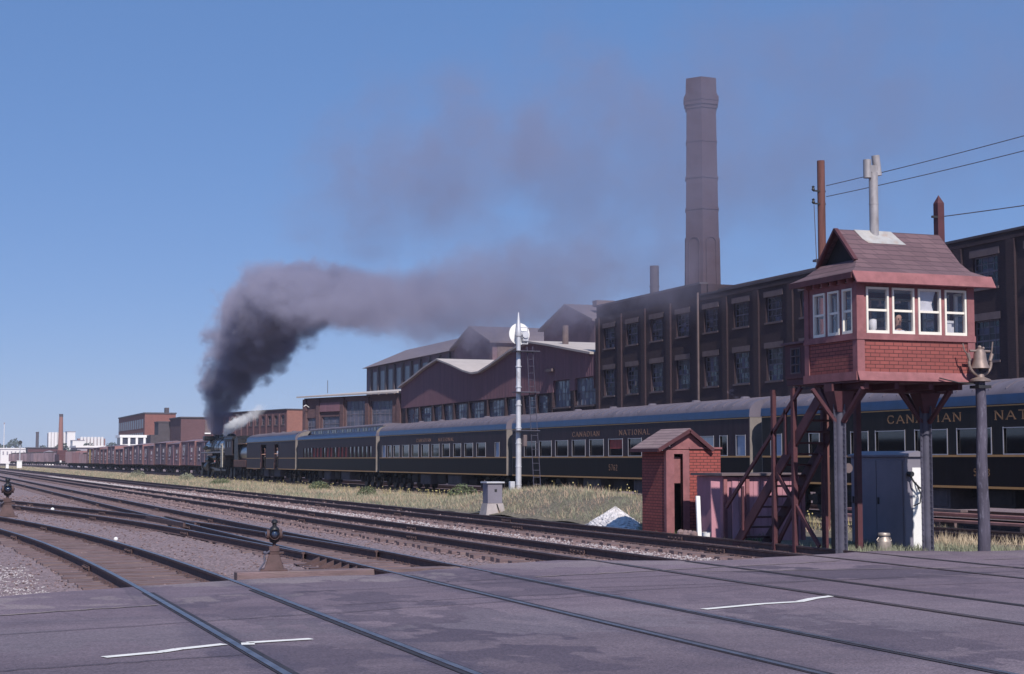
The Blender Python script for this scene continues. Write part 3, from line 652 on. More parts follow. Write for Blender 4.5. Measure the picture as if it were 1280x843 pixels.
def coach(y_near, y_far, label, wins, mat_side, text=None, number=None, numpos=None, small=False, trim=True, blinds=(), ztop=4.08, clere=False, doors=(), lowmat='coach_black', roofsplit=.42):
    """wins: list of (y0, y1, kind); coach runs from y_near to y_far, side facing -x"""
    root = thing('passenger_coach', label, 'train carriage', (TRX, y_near, 0), 'cars of the passenger train')
    L = y_far-y_near; W = [(a-y_near, b-y_near, k) for a, b, k in wins]; zb, zw = 1.96, 2.66
    ops = [(min(a,b), max(a,b), zb, zw) for a, b, k in W] + [(min(a,b)-y_near, max(a,b)-y_near, 1.05, 3.05) for a, b in doors]
    bd = MB(); bd.wallx(-HW, -HW+.09, 0, L, .98, 1.86, [(o[0], o[1], 1.0, 1.86) for o in ops if o[2] < 1.5], 1)
    bd.wallx(-HW, -HW+.09, 0, L, 1.86, 3.32, [(o[0], o[1], max(o[2], 1.86), o[3]) for o in ops], 0)
    bd.box(HW-.09, HW, 0, L, .98, 3.32, 0); bd.box(-HW+.09, HW-.09, 0, L, .98, 1.08, 1)
    bd.box(-.2, -.12, .1, L-.1, 1.08, 3.3, 1)                       # the dark partition inside
    body = bd.build('body', [mt[mat_side], mt[lowmat]], root)
    for y0, y1 in ((0.002-.05, .002), (L-.002, L+.05)):
        pr = roof_profile(HW-.01, 3.32, ztop-.02, 12)
        MB().ext([(-HW+.005,.99)]+pr+[(HW-.005,.99)], 'y', y0, y1).build('end_wall', mt['endtan'], root)
    for y0, y1 in ((-.46, -.05), (L+.05, L+.46)):
        MB().ext([(-.62,.95),(-.62,2.9),(-.45,3.2),(0,3.35),(.45,3.2),(.62,2.9),(.62,.95)], 'y', y0, y1).build('diaphragm', mt['rubber'], root)
    # gold lines
    for z0, z1, pr_ in ((1.87, 1.93, .012), (.985, 1.05, .012), (3.27, 3.305, .01)):
        if doors and z0 < 1.9:
            ys = [0.] + sorted(v for a, b in doors for v in (min(a,b)-y_near-.02, max(a,b)-y_near+.02)) + [L]
        else: ys = [0., L]
        g_ = MB()
        for i in range(0, len(ys), 2): g_.box(-HW-pr_, -HW, ys[i], ys[i+1], z0, z1)
        g_.build('gold_stripe', mt['gold'], root)
    rf = MB()
    if clere:
        roof_part(rf, HW+.03, 3.32, 3.72, -.06, L+.06, 1.1, ribs=False); rf.box(-.72, .72, 1.0, L-1.0, 3.5, 4.0, 1)
        roof_part(rf, .80, 4.0, 4.2, .8, L-.8, .0, ribs=False)
        for y in (.0, L-1.0): rf.add([(-.72,y+(0 if y else 1.0),3.98),(.72,y+(0 if y else 1.0),3.98),(.72,y+(1.0 if y else 0),3.7),(-.72,y+(1.0 if y else 0),3.7)], [(0,1,2,3)], 0)
        ro = rf.build('roof', [mt['roofgrey'], mt['roofsky']], root, smooth=True)
        cw_ = MB(); y = 1.3; i = 0
        while y < L-1.6:
            m_ = 1 if i % 6 in (1, 3, 4) else 0
            cw_.box(-.735, -.72, y, y+.5, 3.74, 3.95, m_); y += .72; i += 1
        cw_.build('clerestory_window', [mt['pane_dark'], mt['markwhite']], ro)
    else:
        roof_part(rf, HW+.03, 3.32, ztop, -.06, L+.06, roofsplit); ro = rf.build('roof', [mt['roofgrey'], mt['roofsky']], root, smooth=True)
        for y in np.arange(3, L-2, 4.1): MB().cyl((0, y, ztop-.03), (0, y, ztop+.10), .22, .16, 10).build('roof_ventilator', mt['roofgrey'], ro)
    for a, b, k in W:
        a, b = min(a, b), max(a, b); f_ = MB(); t = .028 if not trim else .035
        f_.box(-HW-.012, -HW+.03, a-t, a, zb-t, zw+t); f_.box(-HW-.012, -HW+.03, b, b+t, zb-t, zw+t)
        f_.box(-HW-.012, -HW+.03, a, b, zb-t, zb); f_.box(-HW-.012, -HW+.03, a, b, zw, zw+t*.6)
        fo = f_.build('window', mt['trim'] if trim else mt['green2'], root)
        pm = mt['frost'] if k == 'f' else mt['coach_glass']
        MB().box(-HW+.04, -HW+.05, a, b, zb, zw).build('pane', pm, fo)
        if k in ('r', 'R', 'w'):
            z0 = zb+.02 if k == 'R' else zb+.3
            MB().box(-HW+.032, -HW+.038, a+.05, b-.05, z0, zw-.02).build('blind', mt['whiteblind'] if k == 'w' else mt['redreflect'], fo)  # white ones are curtains, red ones painted reflections of boxcars
    for a, b in doors:
        a, b = min(a,b)-y_near, max(a,b)-y_near
        d_ = MB().box(-HW+.1, -HW+.14, b, b+(b-a), 1.08, 3.02); d_.box(-HW-.01, -HW+.03, b-.03, b+.03, 1.08, 3.0); dd = d_.build('sliding_door', mt[mat_side], root)
        MB().box(-HW-.02, -HW+.02, b+.02, b+.14, 1.0, 1.55).build('grab_plate', mt['goldpale'], dd)
    if text:
        for tx, ys, z, cw, ch in text:
            l_ = MB(); letters(l_, tx, -HW, ys-y_near, z, cw, ch, cw*.42, ch*.17); l_.build('lettering', mt['goldletter'] if not small else mt['goldpale'], root)
    if number:
        l_ = MB(); letters(l_, number, -HW, numpos-y_near, 1.34, .17 if small else .13, .23 if small else .19, .07, .03 if small else .026); l_.build('road_number', mt['goldletter'] if not small else mt['goldpale'], root)
    ub = MB(); ub.box(-.5, .5, .6, L-.6, .7, .98); ub.build('underframe', mt['under'], root)
    for y, ln, z0 in ((L*.33, 2.4, .38), (L*.45, 1.5, .45), (L*.57, 2.0, .35), (L*.68, 1.2, .42)):
        b_ = MB().box(-1.25, -.3, y, y+ln, z0, .96); b_.box(-1.27, -1.25, y+.1, y+ln-.1, z0+.08, .9)
        b_.build('underfloor_box', mt['undergrey'] if ln > 1.9 else mt['under'], root, bevel=.02)
    MB().cyl((-.8, L*.25, .6), (-.8, L*.31, .6), .22, n=12).build('air_reservoir', mt['under'], root)
    truck(root, 3.0); truck(root, L-3.0)
    for y in (.35, L-.85):
        st = MB()
        for k in range(3): st.box(-HW+.02, -HW+.32, y, y+.5, .35+.24*k, .38+.24*k)
        for q in (y, y+.5): st.box(-HW+.02, -HW+.06, q-.015, q+.015, .3, 1.0)
        st.build('steps', mt['under'], root)
    return root
def pairs(L, kinds=None): return [(L[i], L[i+1], (kinds or '')[i//2] if kinds else 'd') for i in range(0, len(L), 2)]
c1w = pairs([49.38,48.66, 46.81,46.2, 44.26,43.3, 42.85,41.3, 40.75,39.17, 38.68,37.14, 36.58,35.0, 34.4,32.8, 32.2,30.6, 30.0,28.4], 'fddddddddd')
coach(25.4, 50.0, 'dark green coach nearest the camera, behind the tower legs, with rounded windows', c1w, 'green',
      text=[('CANADIAN', 42.2, 2.9, .36, .235), ('NATIONAL', 36.95, 2.9, .36, .235)], number='5383', numpos=37.95, roofsplit=.30)
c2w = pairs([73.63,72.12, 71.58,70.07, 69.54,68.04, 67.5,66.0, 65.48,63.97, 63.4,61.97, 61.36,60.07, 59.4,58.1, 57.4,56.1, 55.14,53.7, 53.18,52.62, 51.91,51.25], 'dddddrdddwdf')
coach(50.95, 75.3, 'dark coach with a gold-lettered side running behind the red hut', c2w, 'green2',
      text=[('CANADIAN', 67.5, 2.83, .30, .2), ('NATIONAL', 62.3, 2.83, .30, .2)], number='5762', numpos=63.4, small=True)
c3w = pairs([99.24,98.5, 97.94,97.2, 96.67,95.43, 94.73,93.36, 92.69,91.38, 90.74,89.31, 88.7,87.33, 86.74,85.43, 84.71,83.45, 82.77,81.43, 80.78,79.37, 77.88,77.27], 'fddddddddddf')
coach(76.25, 99.9, 'dark coach between the white signal mast and the wooden clerestory coach', c3w, 'green2',
      text=[('CANADIAN', 91.8, 2.83, .28, .18), ('NATIONAL', 87.5, 2.83, .28, .18)], small=True)
c4w = []
y = 121.6; i = 0
while y > 102.2:
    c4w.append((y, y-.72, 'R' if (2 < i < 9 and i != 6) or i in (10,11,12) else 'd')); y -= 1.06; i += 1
coach(100.85, 123.6, 'old clerestory-roofed coach with many narrow windows and painted red reflections', c4w, 'green2', clere=True, trim=False, lowmat='coach_black')
bag = coach(124.5, 144.2, 'windowless baggage car with two open side doors behind the tender', [], 'green2', doors=((137.95,135.71),(132.31,130.74)), lowmat='green2', roofsplit=.8)

# ------------------------------------------------------------------ steam locomotive (heads away from the camera)
lo = thing('steam_locomotive', 'black steam locomotive under the smoke, boxcars to its left', 'locomotive', (TRX, 151.3, 0))
B = MB()   # local y: 0 rear of cab .. 19.5 pilot
B.lathe([(1,0)], (0,0,-99)) if False else None
B.cyl((0, 4.0, 2.95), (0, 14.5, 2.95), 1.02, .98, 24); B.cyl((0, 14.5, 2.95), (0, 18.2, 2.95), .98, .98, 24)
B.cyl((0, 18.2, 2.95), (0, 18.35, 2.95), .9, .8, 24)
for y_ in (5.5, 8, 10.5, 13, 14.6): B.cyl((0, y_, 2.95), (0, y_+.06, 2.95), 1.04, 1.04, 24)
B.build('boiler', M('boiler_jacket', (.03,.035,.05), .28, .3, 2, metal=.3, coat=.5), lo, smooth=True)
st_ = MB().lathe([(.32,3.8),(.3,4.3),(.27,4.36)], (0, 16.8, 0), 16); st_.build('smokestack', mt['black_iron'], lo, smooth=True)
for y_, r_, nm in ((13.2, .42, 'sand_dome'), (8.6, .45, 'steam_dome')):
    MB().lathe([(r_+.06,3.7),(r_,3.9),(r_,4.2),(r_*.7,4.34),(.05,4.38)], (0, y_, 0), 16).build(nm, mt['black_iron'], lo, smooth=True)
MB().box(-1.3, 1.3, 16.9, 18.0, 3.75, 4.25).build('feedwater_heater', mt['black_iron'], lo, bevel=.1)
rb_ = MB()
for s in (-1, 1): rb_.box(s*1.1, s*1.45, 3.8, 17.8, 2.42, 2.5)
rb_.build('running_board', mt['black_iron'], lo)
MB().box(-1.47, -1.45, 4.2, 17.8, 2.50, 2.56).build('running_board_edge', mt['markwhite'], lo)
hr = MB().tube([(-1.12, 4.2, 3.35), (-1.12, 17.6, 3.35)], .03); hr.build('handrail', mt['steel'], lo)
cb = MB().wallx(-1.5, -1.44, .2, 4.0, 2.3, 3.75, [(1.0, 2.0, 2.95, 3.5), (2.2, 3.2, 2.95, 3.5)]); cb.box(1.44, 1.5, .2, 4.0, 2.3, 3.75); cb.box(-1.5, 1.5, 3.95, 4.0, 1.8, 3.75); cb.box(-1.5,1.5,.2,4.0,2.2,2.3)
cab = cb.build('cab', mt['maroon'] if False else M('cab_dusty_black', (.045,.03,.035), .6, .3, 2), lo)
cr = MB(); cr.ext(roof_profile(1.58, 3.72, 4.05, 10)+[(1.5,3.7),(-1.5,3.7)], 'y', 0, 4.4); cr.build('cab_roof', mt['black_iron'], lo, smooth=True)
for a in (1.0, 2.2): MB().box(-1.46, -1.45, a, a+1.0, 2.95, 3.5).build('cab_window', mt['pane_blue'], cab)
ld = MB(); ld.box(-1.56, -1.50, 4.9, 5.0, 1.05, 3.35); ld.box(-1.56, -1.50, 5.75, 5.9, 1.05, 3.35); ld.box(-1.535,-1.52,5.0,5.75,1.05,3.35)
for k in range(10): ld.box(-1.57, -1.53, 5.0, 5.75, 1.15+.22*k, 1.2+.22*k)
ld.build('cream_panel', M('cream_side_panel', (.5,.45,.38), .7, .15, 3), lo)
for k in range(4):
    y_ = 6.2+k*1.95; wm = MB()
    for s in (-1, 1):
        for a in range(12):
            t_ = a*math.pi/6; wm.beam((s*.8, y_, .95), (s*.8, y_+.8*math.cos(t_), .95+.8*math.sin(t_)), .06, .05)
        prof = MB()
        for a in range(28):
            t0, t1_ = a*math.pi/14, (a+1)*math.pi/14
            wm.beam((s*.8, y_+.87*math.cos(t0), .95+.87*math.sin(t0)), (s*.8, y_+.87*math.cos(t1_), .95+.87*math.sin(t1_)), .14, .12)
        wm.cyl((s*.75, y_, .95), (s*.9, y_, .95), .16, n=10)
    wm.build('driving_wheel', mt['dark_steel'], lo)
rd = MB().beam((-1.0, 5.9, .75), (-1.0, 12.3, .75), .08, .14); rd.beam((-1.12, 8.2, .75), (-1.12, 14.2, 1.0), .08, .16); rd.beam((-1.1, 11.0, 1.5), (-1.1, 14.5, 1.35), .06, .1)
rd.build('side_rods', M('rod_steel', (.16,.16,.18), .4, .2, 3, metal=.8), lo)
cy = MB()
for s in (-1, 1): cy.cyl((s*1.15, 14.3, 1.05), (s*1.15, 15.7, 1.05), .42, n=16); cy.cyl((s*1.1, 14.2, 1.75), (s*1.1, 15.8, 1.75), .28, n=14); cy.box(s*.7, s*1.3, 14.4, 15.6, .9, 2.2)
cy.build('cylinders', mt['black_iron'], lo)
for nm, y_, r_ in (('leading_wheelset', 14.6, .43), ('leading_wheelset', 16.8, .43), ('trailing_wheelset', 2.2, .5), ('trailing_wheelset', 3.9, .5)):
    wm = MB(); wheelset(wm, y_, r_); wm.build(nm, mt['dark_steel'], lo, smooth=True)
fr_ = MB().box(-.55, .55, .2, 18.3, .75, 1.5); fr_.box(-1.0, 1.0, 4.0, 7.5, 1.3, 2.5); fr_.build('frame', mt['under'], lo)
pl = MB().ext([(18.2,1.2),(18.6,1.2),(19.5,.2),(18.4,.2)], 'x', -1.2, 1.2); pl.box(-1.35,1.35,18.0,18.3,.9,1.5); pl.build('pilot', mt['black_iron'], lo)
pp = MB()
pp.tube([(-1.2, 5.5, 2.1), (-1.2, 9.8, 1.9), (-1.2, 14.4, 2.1)], .07); pp.tube([(-1.15, 12.6, 2.1), (-1.15, 12.6, 3.6), (-.6, 12.4, 3.95)], .05)
pp.cyl((-1.25, 9.2, 1.95), (-1.25, 10.9, 1.95), .25, n=12); pp.cyl((-1.25, 15.9, 3.0), (-1.25, 16.9, 3.0), .22, n=12); pp.tube([(-.6,6,4.05),(-.6,12,4.05)], .05)
pp.build('piping', mt['black_iron'], lo)
MB().lathe([(.22,4.15),(.2,4.3),(.12,4.42),(.03,4.46)], (0, 11.2, 0), 12).build('bell', mt['bellmetal'], lo)
te = thing('locomotive_tender', 'cylindrical tender coupled behind the locomotive cab', 'tender', (TRX, 144.75, 0))
tb = MB().cyl((0, .3, 2.35), (0, 4.2, 2.35), 1.28, n=28); tb.build('tank', M('tank_jacket', (.04,.045,.07), .3, .3, 2, metal=.3, coat=.4), te, smooth=True)
MB().box(-1.45, 1.45, .1, 6.1, 1.1, 1.75).build('tender_frame', M('tender_rust', (.16,.075,.06), .8, .3, 2), te, bevel=.03)
MB().ext([(4.2,1.75),(6.0,1.75),(6.0,3.7),(4.9,3.9),(4.2,3.7)], 'x', -1.42, 1.42).build('coal_bunker', mt['black_iron'], te)
MB().box(-1.46, 1.46, .2, 4.2, 3.2, 3.27).build('walkway', mt['goldpale'], te)
truck(te, 1.5, nax=2); truck(te, 4.8, nax=2)

# ------------------------------------------------------------------ freight train
def boxcar_proto(mat, label, Lc=11.6, door='box_red', mark=None, H=3.9):
    r = thing('boxcar', label, 'boxcar', (TFX, 0, 0), 'boxcars behind and beyond the locomotive')
    b = MB().box(-1.5, 1.5, 0, Lc, 1.0, H)
    for i in range(11):
        y = .05+i*(Lc-.1)/10
        if abs(y-Lc/2) > 1.2: b.box(-1.535, -1.5, y-.05, y+.05, 1.0, H-.05)
    b.build('body', mt[mat], r)
    tr_ = MB()
    for y in (0, Lc): tr_.box(-1.56, 1.56, y-.07, y+.07, 1.0, H+.02)
    tr_.box(-1.55,-1.5,0,Lc,1.0,1.12); tr_.box(-1.55,-1.5,0,Lc,H-.12,H)
    tr_.build('corner_posts', mt['box_trim'], r)
    MB().ext([(-1.58,H+.01),(0,H+.28),(1.58,H+.01)], 'y', -.06, Lc+.06).build('roof', mt['box_pur'], r)
    d = MB().box(-1.58, -1.54, Lc/2-1.0, Lc/2+1.0, 1.05, H-.15); d.box(-1.61,-1.58,Lc/2-1.0,Lc/2-.9,1.05,H-.15); d.box(-1.6,-1.58,Lc/2-.95,Lc/2+1,2.2,2.3)
    d.build('door', mt[door], r)
    l = MB()
    for k in range(8): l.box(-1.6, -1.56, Lc-.75, Lc-.25, 1.1+.34*k, 1.14+.34*k)
    for q in (Lc-.75, Lc-.25): l.box(-1.6, -1.56, q-.02, q+.02, 1.0, H)
    l.build('ladder', mt['box_trim'], r)
    mk = MB()
    for (y, z, w_, h_) in (mark or [(2.2,2.6,.9,.5),(2.4,2.1,.7,.18),(2.2,1.7,1.1,.15),(8.8,2.2,.8,.16),(8.9,1.8,.9,.14),(8.7,2.8,.5,.4)]): mk.box(-1.548, -1.5, y, y+w_, z, z+h_)
    mk.build('stencils', mt['markwhite'], r)
    truck(r, 1.9, nax=2, sp=1.7); truck(r, Lc-1.9, nax=2, sp=1.7)
    MB().box(-.9,.9,.2,Lc-.2,.75,1.0).build('underframe', mt['under'], r)
    for y in (1.9, Lc-1.9): MB().box(-1.25,-1.15,y-.9,y+.9,.28,.42).build('spring_plank', mt['lintel'], r)
    return r
words = ['first', 'second', 'third', 'fourth', 'fifth', 'sixth', 'seventh', 'eighth', 'ninth', 'tenth', 'eleventh']
protos = [boxcar_proto('box_red', ''), boxcar_proto('box_pur', '', door='box_pur'), boxcar_proto('box_pur', '', door='box_trim', H=3.75)]
pn = MB(); letters(pn, 'CN', -1.55, 9.6, 2.3, .8, 1.15, .3, .2); nx = pn.build('lettering', mt['markwhite'], protos[0])
Y_ = 190.2; used = set(); k = 0
for nm_ in ('box_red', 'box_pur', 'box_trim'):
    t = mt[nm_].node_tree; p = t.nodes['Principled BSDF']; src = p.inputs['Base Color'].links[0].from_socket
    oi = N(t, 'ShaderNodeObjectInfo'); t.links.new(mixrgb(t, 1.0, src, mixrgb(t, oi.outputs['Random'], (.65,.68,.75), (1.35,1.28,1.25)), 'MULTIPLY'), p.inputs['Base Color'])
order = [1,0,0,1,0,1,0,2,1,2,0,1]
for k in range(12):
    pi = order[k]; p_ = protos[pi]
    desc = ['brown-red boxcar', 'purple-grey boxcar', 'lower purple boxcar with a rusty door'][pi]
    lab = desc+', first of the freight row, beside the locomotive' if k == 0 else '%s, %s boxcar left of the locomotive' % (desc, words[k-1])
    if k == 11: lab = 'boxcar with a faded yellow door at the left end of the row'
    if pi not in used and k != 11: o = p_; used.add(pi); o.location = (TFX, Y_, 0); o['label'] = lab
    else: o = dup(p_, (TFX, Y_, 0), label=lab)
    if k == 11:
        for ch in o.children:
            if ch.name.startswith('door'): ch.data = ch.data.copy(); ch.data.materials[0] = mt['yellow']; ch.scale = (1.02,1,1)
    o.scale = (1, 1, (1.02,1.05,1.0,1.06,.97,1.04,1.0,.95,1.05,.98,1.03,1.0)[k]); Y_ += 12.35
# gondolas further away and odd wagons at the row's end
def gondola(x, y, L_, H, mat, label, group, roof=False):
    r = thing('gondola_wagon', label, 'wagon', (x, y, 0), group)
    b = MB().box(-1.5, -1.42, 0, L_, 1.0, H); b.box(1.42, 1.5, 0, L_, 1.0, H); b.box(-1.5,1.5,0,.08,1.0,H); b.box(-1.5,1.5,L_-.08,L_,1.0,H); b.box(-1.5,1.5,0,L_,1.0,1.1)
    for i in range(15): b.box(-1.58,-1.5,i*(L_-.12)/14,i*(L_-.12)/14+.12,1.0,H)
    b.build('body', mt[mat], r)
    MB().box(-.9,.9,.2,L_-.2,.7,1.0).build('underframe', mt['under'], r); truck(r, 2, nax=2, sp=1.7); truck(r, L_-2, nax=2, sp=1.7)
    ldm = MB(); 
    for i in range(12): ldm.sphere((random.uniform(-.7,.7), 1+i*(L_-2)/11, H-.35), .75, 5)
    ldm.build('load', mt['under'] if not roof else mt['box_trim'], r)
    return r
gondola(TFX, Y_+.6, 15.5, 2.9, 'box_pur', 'low open wagon just left of the yellow-door boxcar', 'wagons at the far end of the freight train')
gondola(TFX, Y_+17, 15.5, 3.3, 'box_red', 'maroon open wagon with a rusty load, second past the yellow-door boxcar', 'wagons at the far end of the freight train', True)
gondola(TFX, Y_+34, 15.5, 3.6, 'box_pur', 'tall purple wagon at the very end of the freight train', 'wagons at the far end of the freight train')
for i, nm in enumerate(['nearest', 'second', 'third', 'fourth', 'fifth', 'sixth', 'seventh']):
    gondola(41.5-i*1.1, 520+i*18, 16.5, 3.9, 'box_pur', '%s wagon of the distant string at the left edge, counted from its dark cab' % nm, 'distant wagons on the far left')
ca = thing('diesel_switcher', 'dark engine with white corner marks at the right end of the distant wagon string', 'locomotive', (42, 503, 0))
MB().box(-1.5, 1.5, 0, 6, 1.2, 3.4).build('hood', mt['maroon'], ca, bevel=.1); MB().box(-1.55, 1.55, 6, 9, 1.2, 4.6).build('cab', mt['maroon'], ca, bevel=.1)
cp = MB(); 
for x in (-1.2, .7): cp.box(x, x+.5, -.1, 0, .9, 1.5)
cp.build('buffer_mark', mt['white'], ca); MB().box(-1.3,1.3,0,15,.6,1.2).build('underframe', mt['under'], ca); truck(ca, 2.5, nax=2); truck(ca, 12, nax=2)
MB().box(-1.5, 1.5, 9, 15, 1.2, 3.4).build('hood', mt['maroon'], ca, bevel=.1)

# ------------------------------------------------------------------ brick factory beside the tracks
fac = thing('brick_factory', 'long soot-dark brick factory with tall windows behind the coaches', 'factory', (52, 45, 0))
FX = 52.0; ya, yb_, ymid = 45.0, 120.1, 101.4
bays = [119.75-4.4*i for i in range(18)]
wy = [(b-2.2-1.05, b-2.2+1.05) for b in bays if b-4.4 > ya-.5]
ROWS = ((10.72, 12.38), (6.9, 9.02), (3.2, 5.3))
ops = [(a, b, z0, z1) for a, b in wy for z0, z1 in ROWS]
wl = MB().wallx(FX, FX+.45, ya, ymid, -.3, 13.4, [o for o in ops if o[1] < ymid]); wl.wallx(FX, FX+.45, ymid, yb_, -.3, 14.25, [o for o in ops if o[1] > ymid])
wl.box(FX+.45, FX+16, ya, ya+.4, -.3, 13.4); wl.box(FX+.45, FX+16, yb_-.4, yb_, -.3, 14.25); wl.box(FX+.45, FX+16, ymid-.2, ymid+.2, 12.5, 14.25); wl.box(FX+15.6, FX+16, ya+.4, yb_-.4, -.3, 13.4)
for b in bays: wl.box(FX-.13, FX, b-.33, b+.33, -.3, 13.0 if b < ymid else 13.3)
wl.box(FX-.1, FX, ya, ymid-.01, 13.02, 13.2)
wall = wl.build('wall', mt['fact_brick'], fac, world=True)
cp = MB().box(FX-.12, FX+.55, ya-.1, ymid, 13.4, 13.52); cp.box(FX-.12, FX+.55, ymid, yb_+.1, 14.25, 14.38); cp.build('coping', mt['coping'], fac, world=True)
MB().box(FX+.5, FX+15.6, ya+.4, yb_-.4, 12.6, 12.8).build('roof', mt['grey_roof'], fac, world=True)
MB().box(FX+1.2, FX+1.5, ymid-14, ymid-.3, 12.8, 13.95).build('rear_parapet', mt['lintel'], fac, world=True)
MB().box(FX-.34, FX-.22, ymid-.06+.0, ymid+.06, 4, 13.6).build('drainpipe', mt['lintel'], fac, world=True)
def sash_window(w, h, nx_, nz, fr_m, pane_m, parent, missing=True):
    f = MB(); t = .06
    f.box(.16,.24,0,t,0,h); f.box(.16,.24,w-t,w,0,h); f.box(.16,.24,t,w-t,0,t); f.box(.16,.24,t,w-t,h-t,h); f.box(.15,.235,t,w-t,h*.5-.04,h*.5+.04)
    for i in range(1, nx_): f.box(.175,.225,w*i/nx_-.018,w*i/nx_+.018,t,h-t)
    for j in range(1, nz):
        if abs(j/nz-.5) > .01: f.box(.18,.22,t,w-t,h*j/nz-.016,h*j/nz+.016)
    fo = f.build('window', fr_m, parent)
    MB().box(.195,.205,t,w-t,t,h-t).build('pane', pane_m, fo)
    return fo
def pane_grid_mat(name, dark, light, prob, sx, sz):
    """each small pane its own shade: clean, sooty, or out"""
    m = bpy.data.materials.new(name); m.use_nodes = True; t = m.node_tree; p = t.nodes['Principled BSDF']
    g = N(t, 'ShaderNodeNewGeometry'); mp = N(t, 'ShaderNodeMapping'); mp.inputs['Scale'].default_value = (.01, sx, sz); t.links.new(g.outputs['Position'], mp.inputs[0])
    fl = N(t, 'ShaderNodeVectorMath', operation='FLOOR'); t.links.new(mp.outputs[0], fl.inputs[0])
    wn = N(t, 'ShaderNodeTexWhiteNoise'); t.links.new(fl.outputs[0], wn.inputs[0])
    c = mixrgb(t, ramp(t, wn.outputs[0], prob, prob+.25), dark, light); t.links.new(c, p.inputs['Base Color'])
    t.links.new(ramp(t, wn.outputs[0], .0, 1.6), p.inputs['Roughness']); return m
mt['fpane'] = pane_grid_mat('factory_panes', (.012,.012,.018), (.10,.10,.16), .72, 2.4, 2.9)
mt['spane'] = pane_grid_mat('shed_panes', (.07,.075,.11), (.12,.125,.18), .5, 2.0, 1.9)
mt['fframe'] = M('sooty_window_frame', (.16,.145,.18), .8, .3, 2)
pw = {}
for ri, (z0, z1) in enumerate(ROWS):
    for a, b in wy:
        key = ri
        if key not in pw:
            pw[key] = sash_window(b-a, z1-z0, 4, 4 if z1-z0 < 2 else 6, mt['fframe'], mt['fpane'], fac)
            o = pw[key]
            l = MB().box(-.06, .45, -.18, b-a+.18, z1-z0, z1-z0+.38).build('lintel', mt['lintel'], o); s_ = MB().box(-.08, .3, -.1, b-a+.1, -.12, 0).build('sill', mt['lintel'], o)
        else: o = dup(pw[key], parent=fac)
        o.location = (FX-52.0, a-45, z0)
for x_, y_, w_, z_ in ((54.5, 114.3, .42, 17.1),): 
    s_ = MB().cyl((x_, y_, 12.8), (x_, y_, z_), .36, .36, 14); s_.cyl((x_, y_, 15.4), (x_, y_, 15.5), .4, .4, 14); s_.build('roof_flue', mt['coping'], fac, world=True, smooth=True)
v_ = MB().box(53.5, 55.5, 85.6, 88.2, 12.8, 14.35); v_.box(53.3, 55.7, 85.4, 88.4, 14.35, 14.5); v_.box(53.8,55.2,85.9,87.9,14.5,15.0); v_.box(53.7,55.3,85.8,88,15.0,15.1); v_.build('roof_vent', mt['steel'], fac, world=True)
hs_ = MB().tube([(51.95, 112.4, 7.8), (51.2, 110.8, 7.4), (51.0, 110.6, 7.38)], .03); hs_.build('bracket_pipe', mt['coping'], fac, world=True)

# big chimney
CH = (62.0, 120.6)
ch = thing('factory_chimney', 'tall brown brick chimney rising above the factory roof', 'chimney', (CH[0], CH[1], 0))
view = math.atan2(CH[0], CH[1])
def hexring(r, z, rot): return [(r*math.cos(rot+i*math.pi/3), r*math.sin(rot+i*math.pi/3), z) for i in range(6)]
rot = -math.pi/2 - view + .03
cs = MB(); zs = [(0,1.85),(15,1.68),(22.8,1.55),(28.7,1.46),(31.5,1.42)]
for (z0, r0), (z1, r1) in zip(zs[:-1], zs[1:]):
    cs.add(hexring(r0, z0, rot)+hexring(r1, z1, rot), [(i,(i+1)%6,6+(i+1)%6,6+i) for i in range(6)])
cs.build('shaft', mt['chim_brick'], ch)
for z, r, h in ((22.8,1.62,.18),(25.5,1.6,.14),(28.6,1.52,.1),(31.5,1.52,.3),(31.8,1.64,.35),(32.15,1.7,.4),(32.55,1.58,.2),(32.75,1.5,1.35)):
    bn = MB().add(hexring(r, z, rot)+hexring(r*(.97 if h > 1 else 1), z+h, rot), [(i,(i+1)%6,6+(i+1)%6,6+i) for i in range(6)]+[(0,1,2,3,4,5),(6,7,8,9,10,11)]); bn.build('corbel_band', mt['chim_brick'], ch)
def arch_panel(face_a, r, z0, z1, w_):
    n = Vector((math.cos(face_a), math.sin(face_a), 0)); tt = Vector((-n.y, n.x, 0)); mb = MB(); ap = r*math.cos(math.pi/6)
    pts = [(-w_/2, z0), (-w_/2, z1)] + [(-w_/2*math.cos(a), z1+w_/2*math.sin(a)) for a in np.linspace(0, math.pi, 9)[1:-1]] + [(w_/2, z1), (w_/2, z0)]
    for a, b in zip(pts[:-1], pts[1:]):
        c0 = n*(ap+.03-(a[1]-z0)*.012)+tt*a[0]+Vector((0,0,a[1])); c1 = n*(ap+.03-(b[1]-z0)*.012)+tt*b[0]+Vector((0,0,b[1])); mb.beam(c0, c1, .09, .12, 0, up=n)
    return mb
for i in range(6):
    fa = rot+i*math.pi/3+math.pi/6; arch_panel(fa, 1.66, 14.5, 20.0, .95).build('arched_recess', mt['chim_brick'], ch)

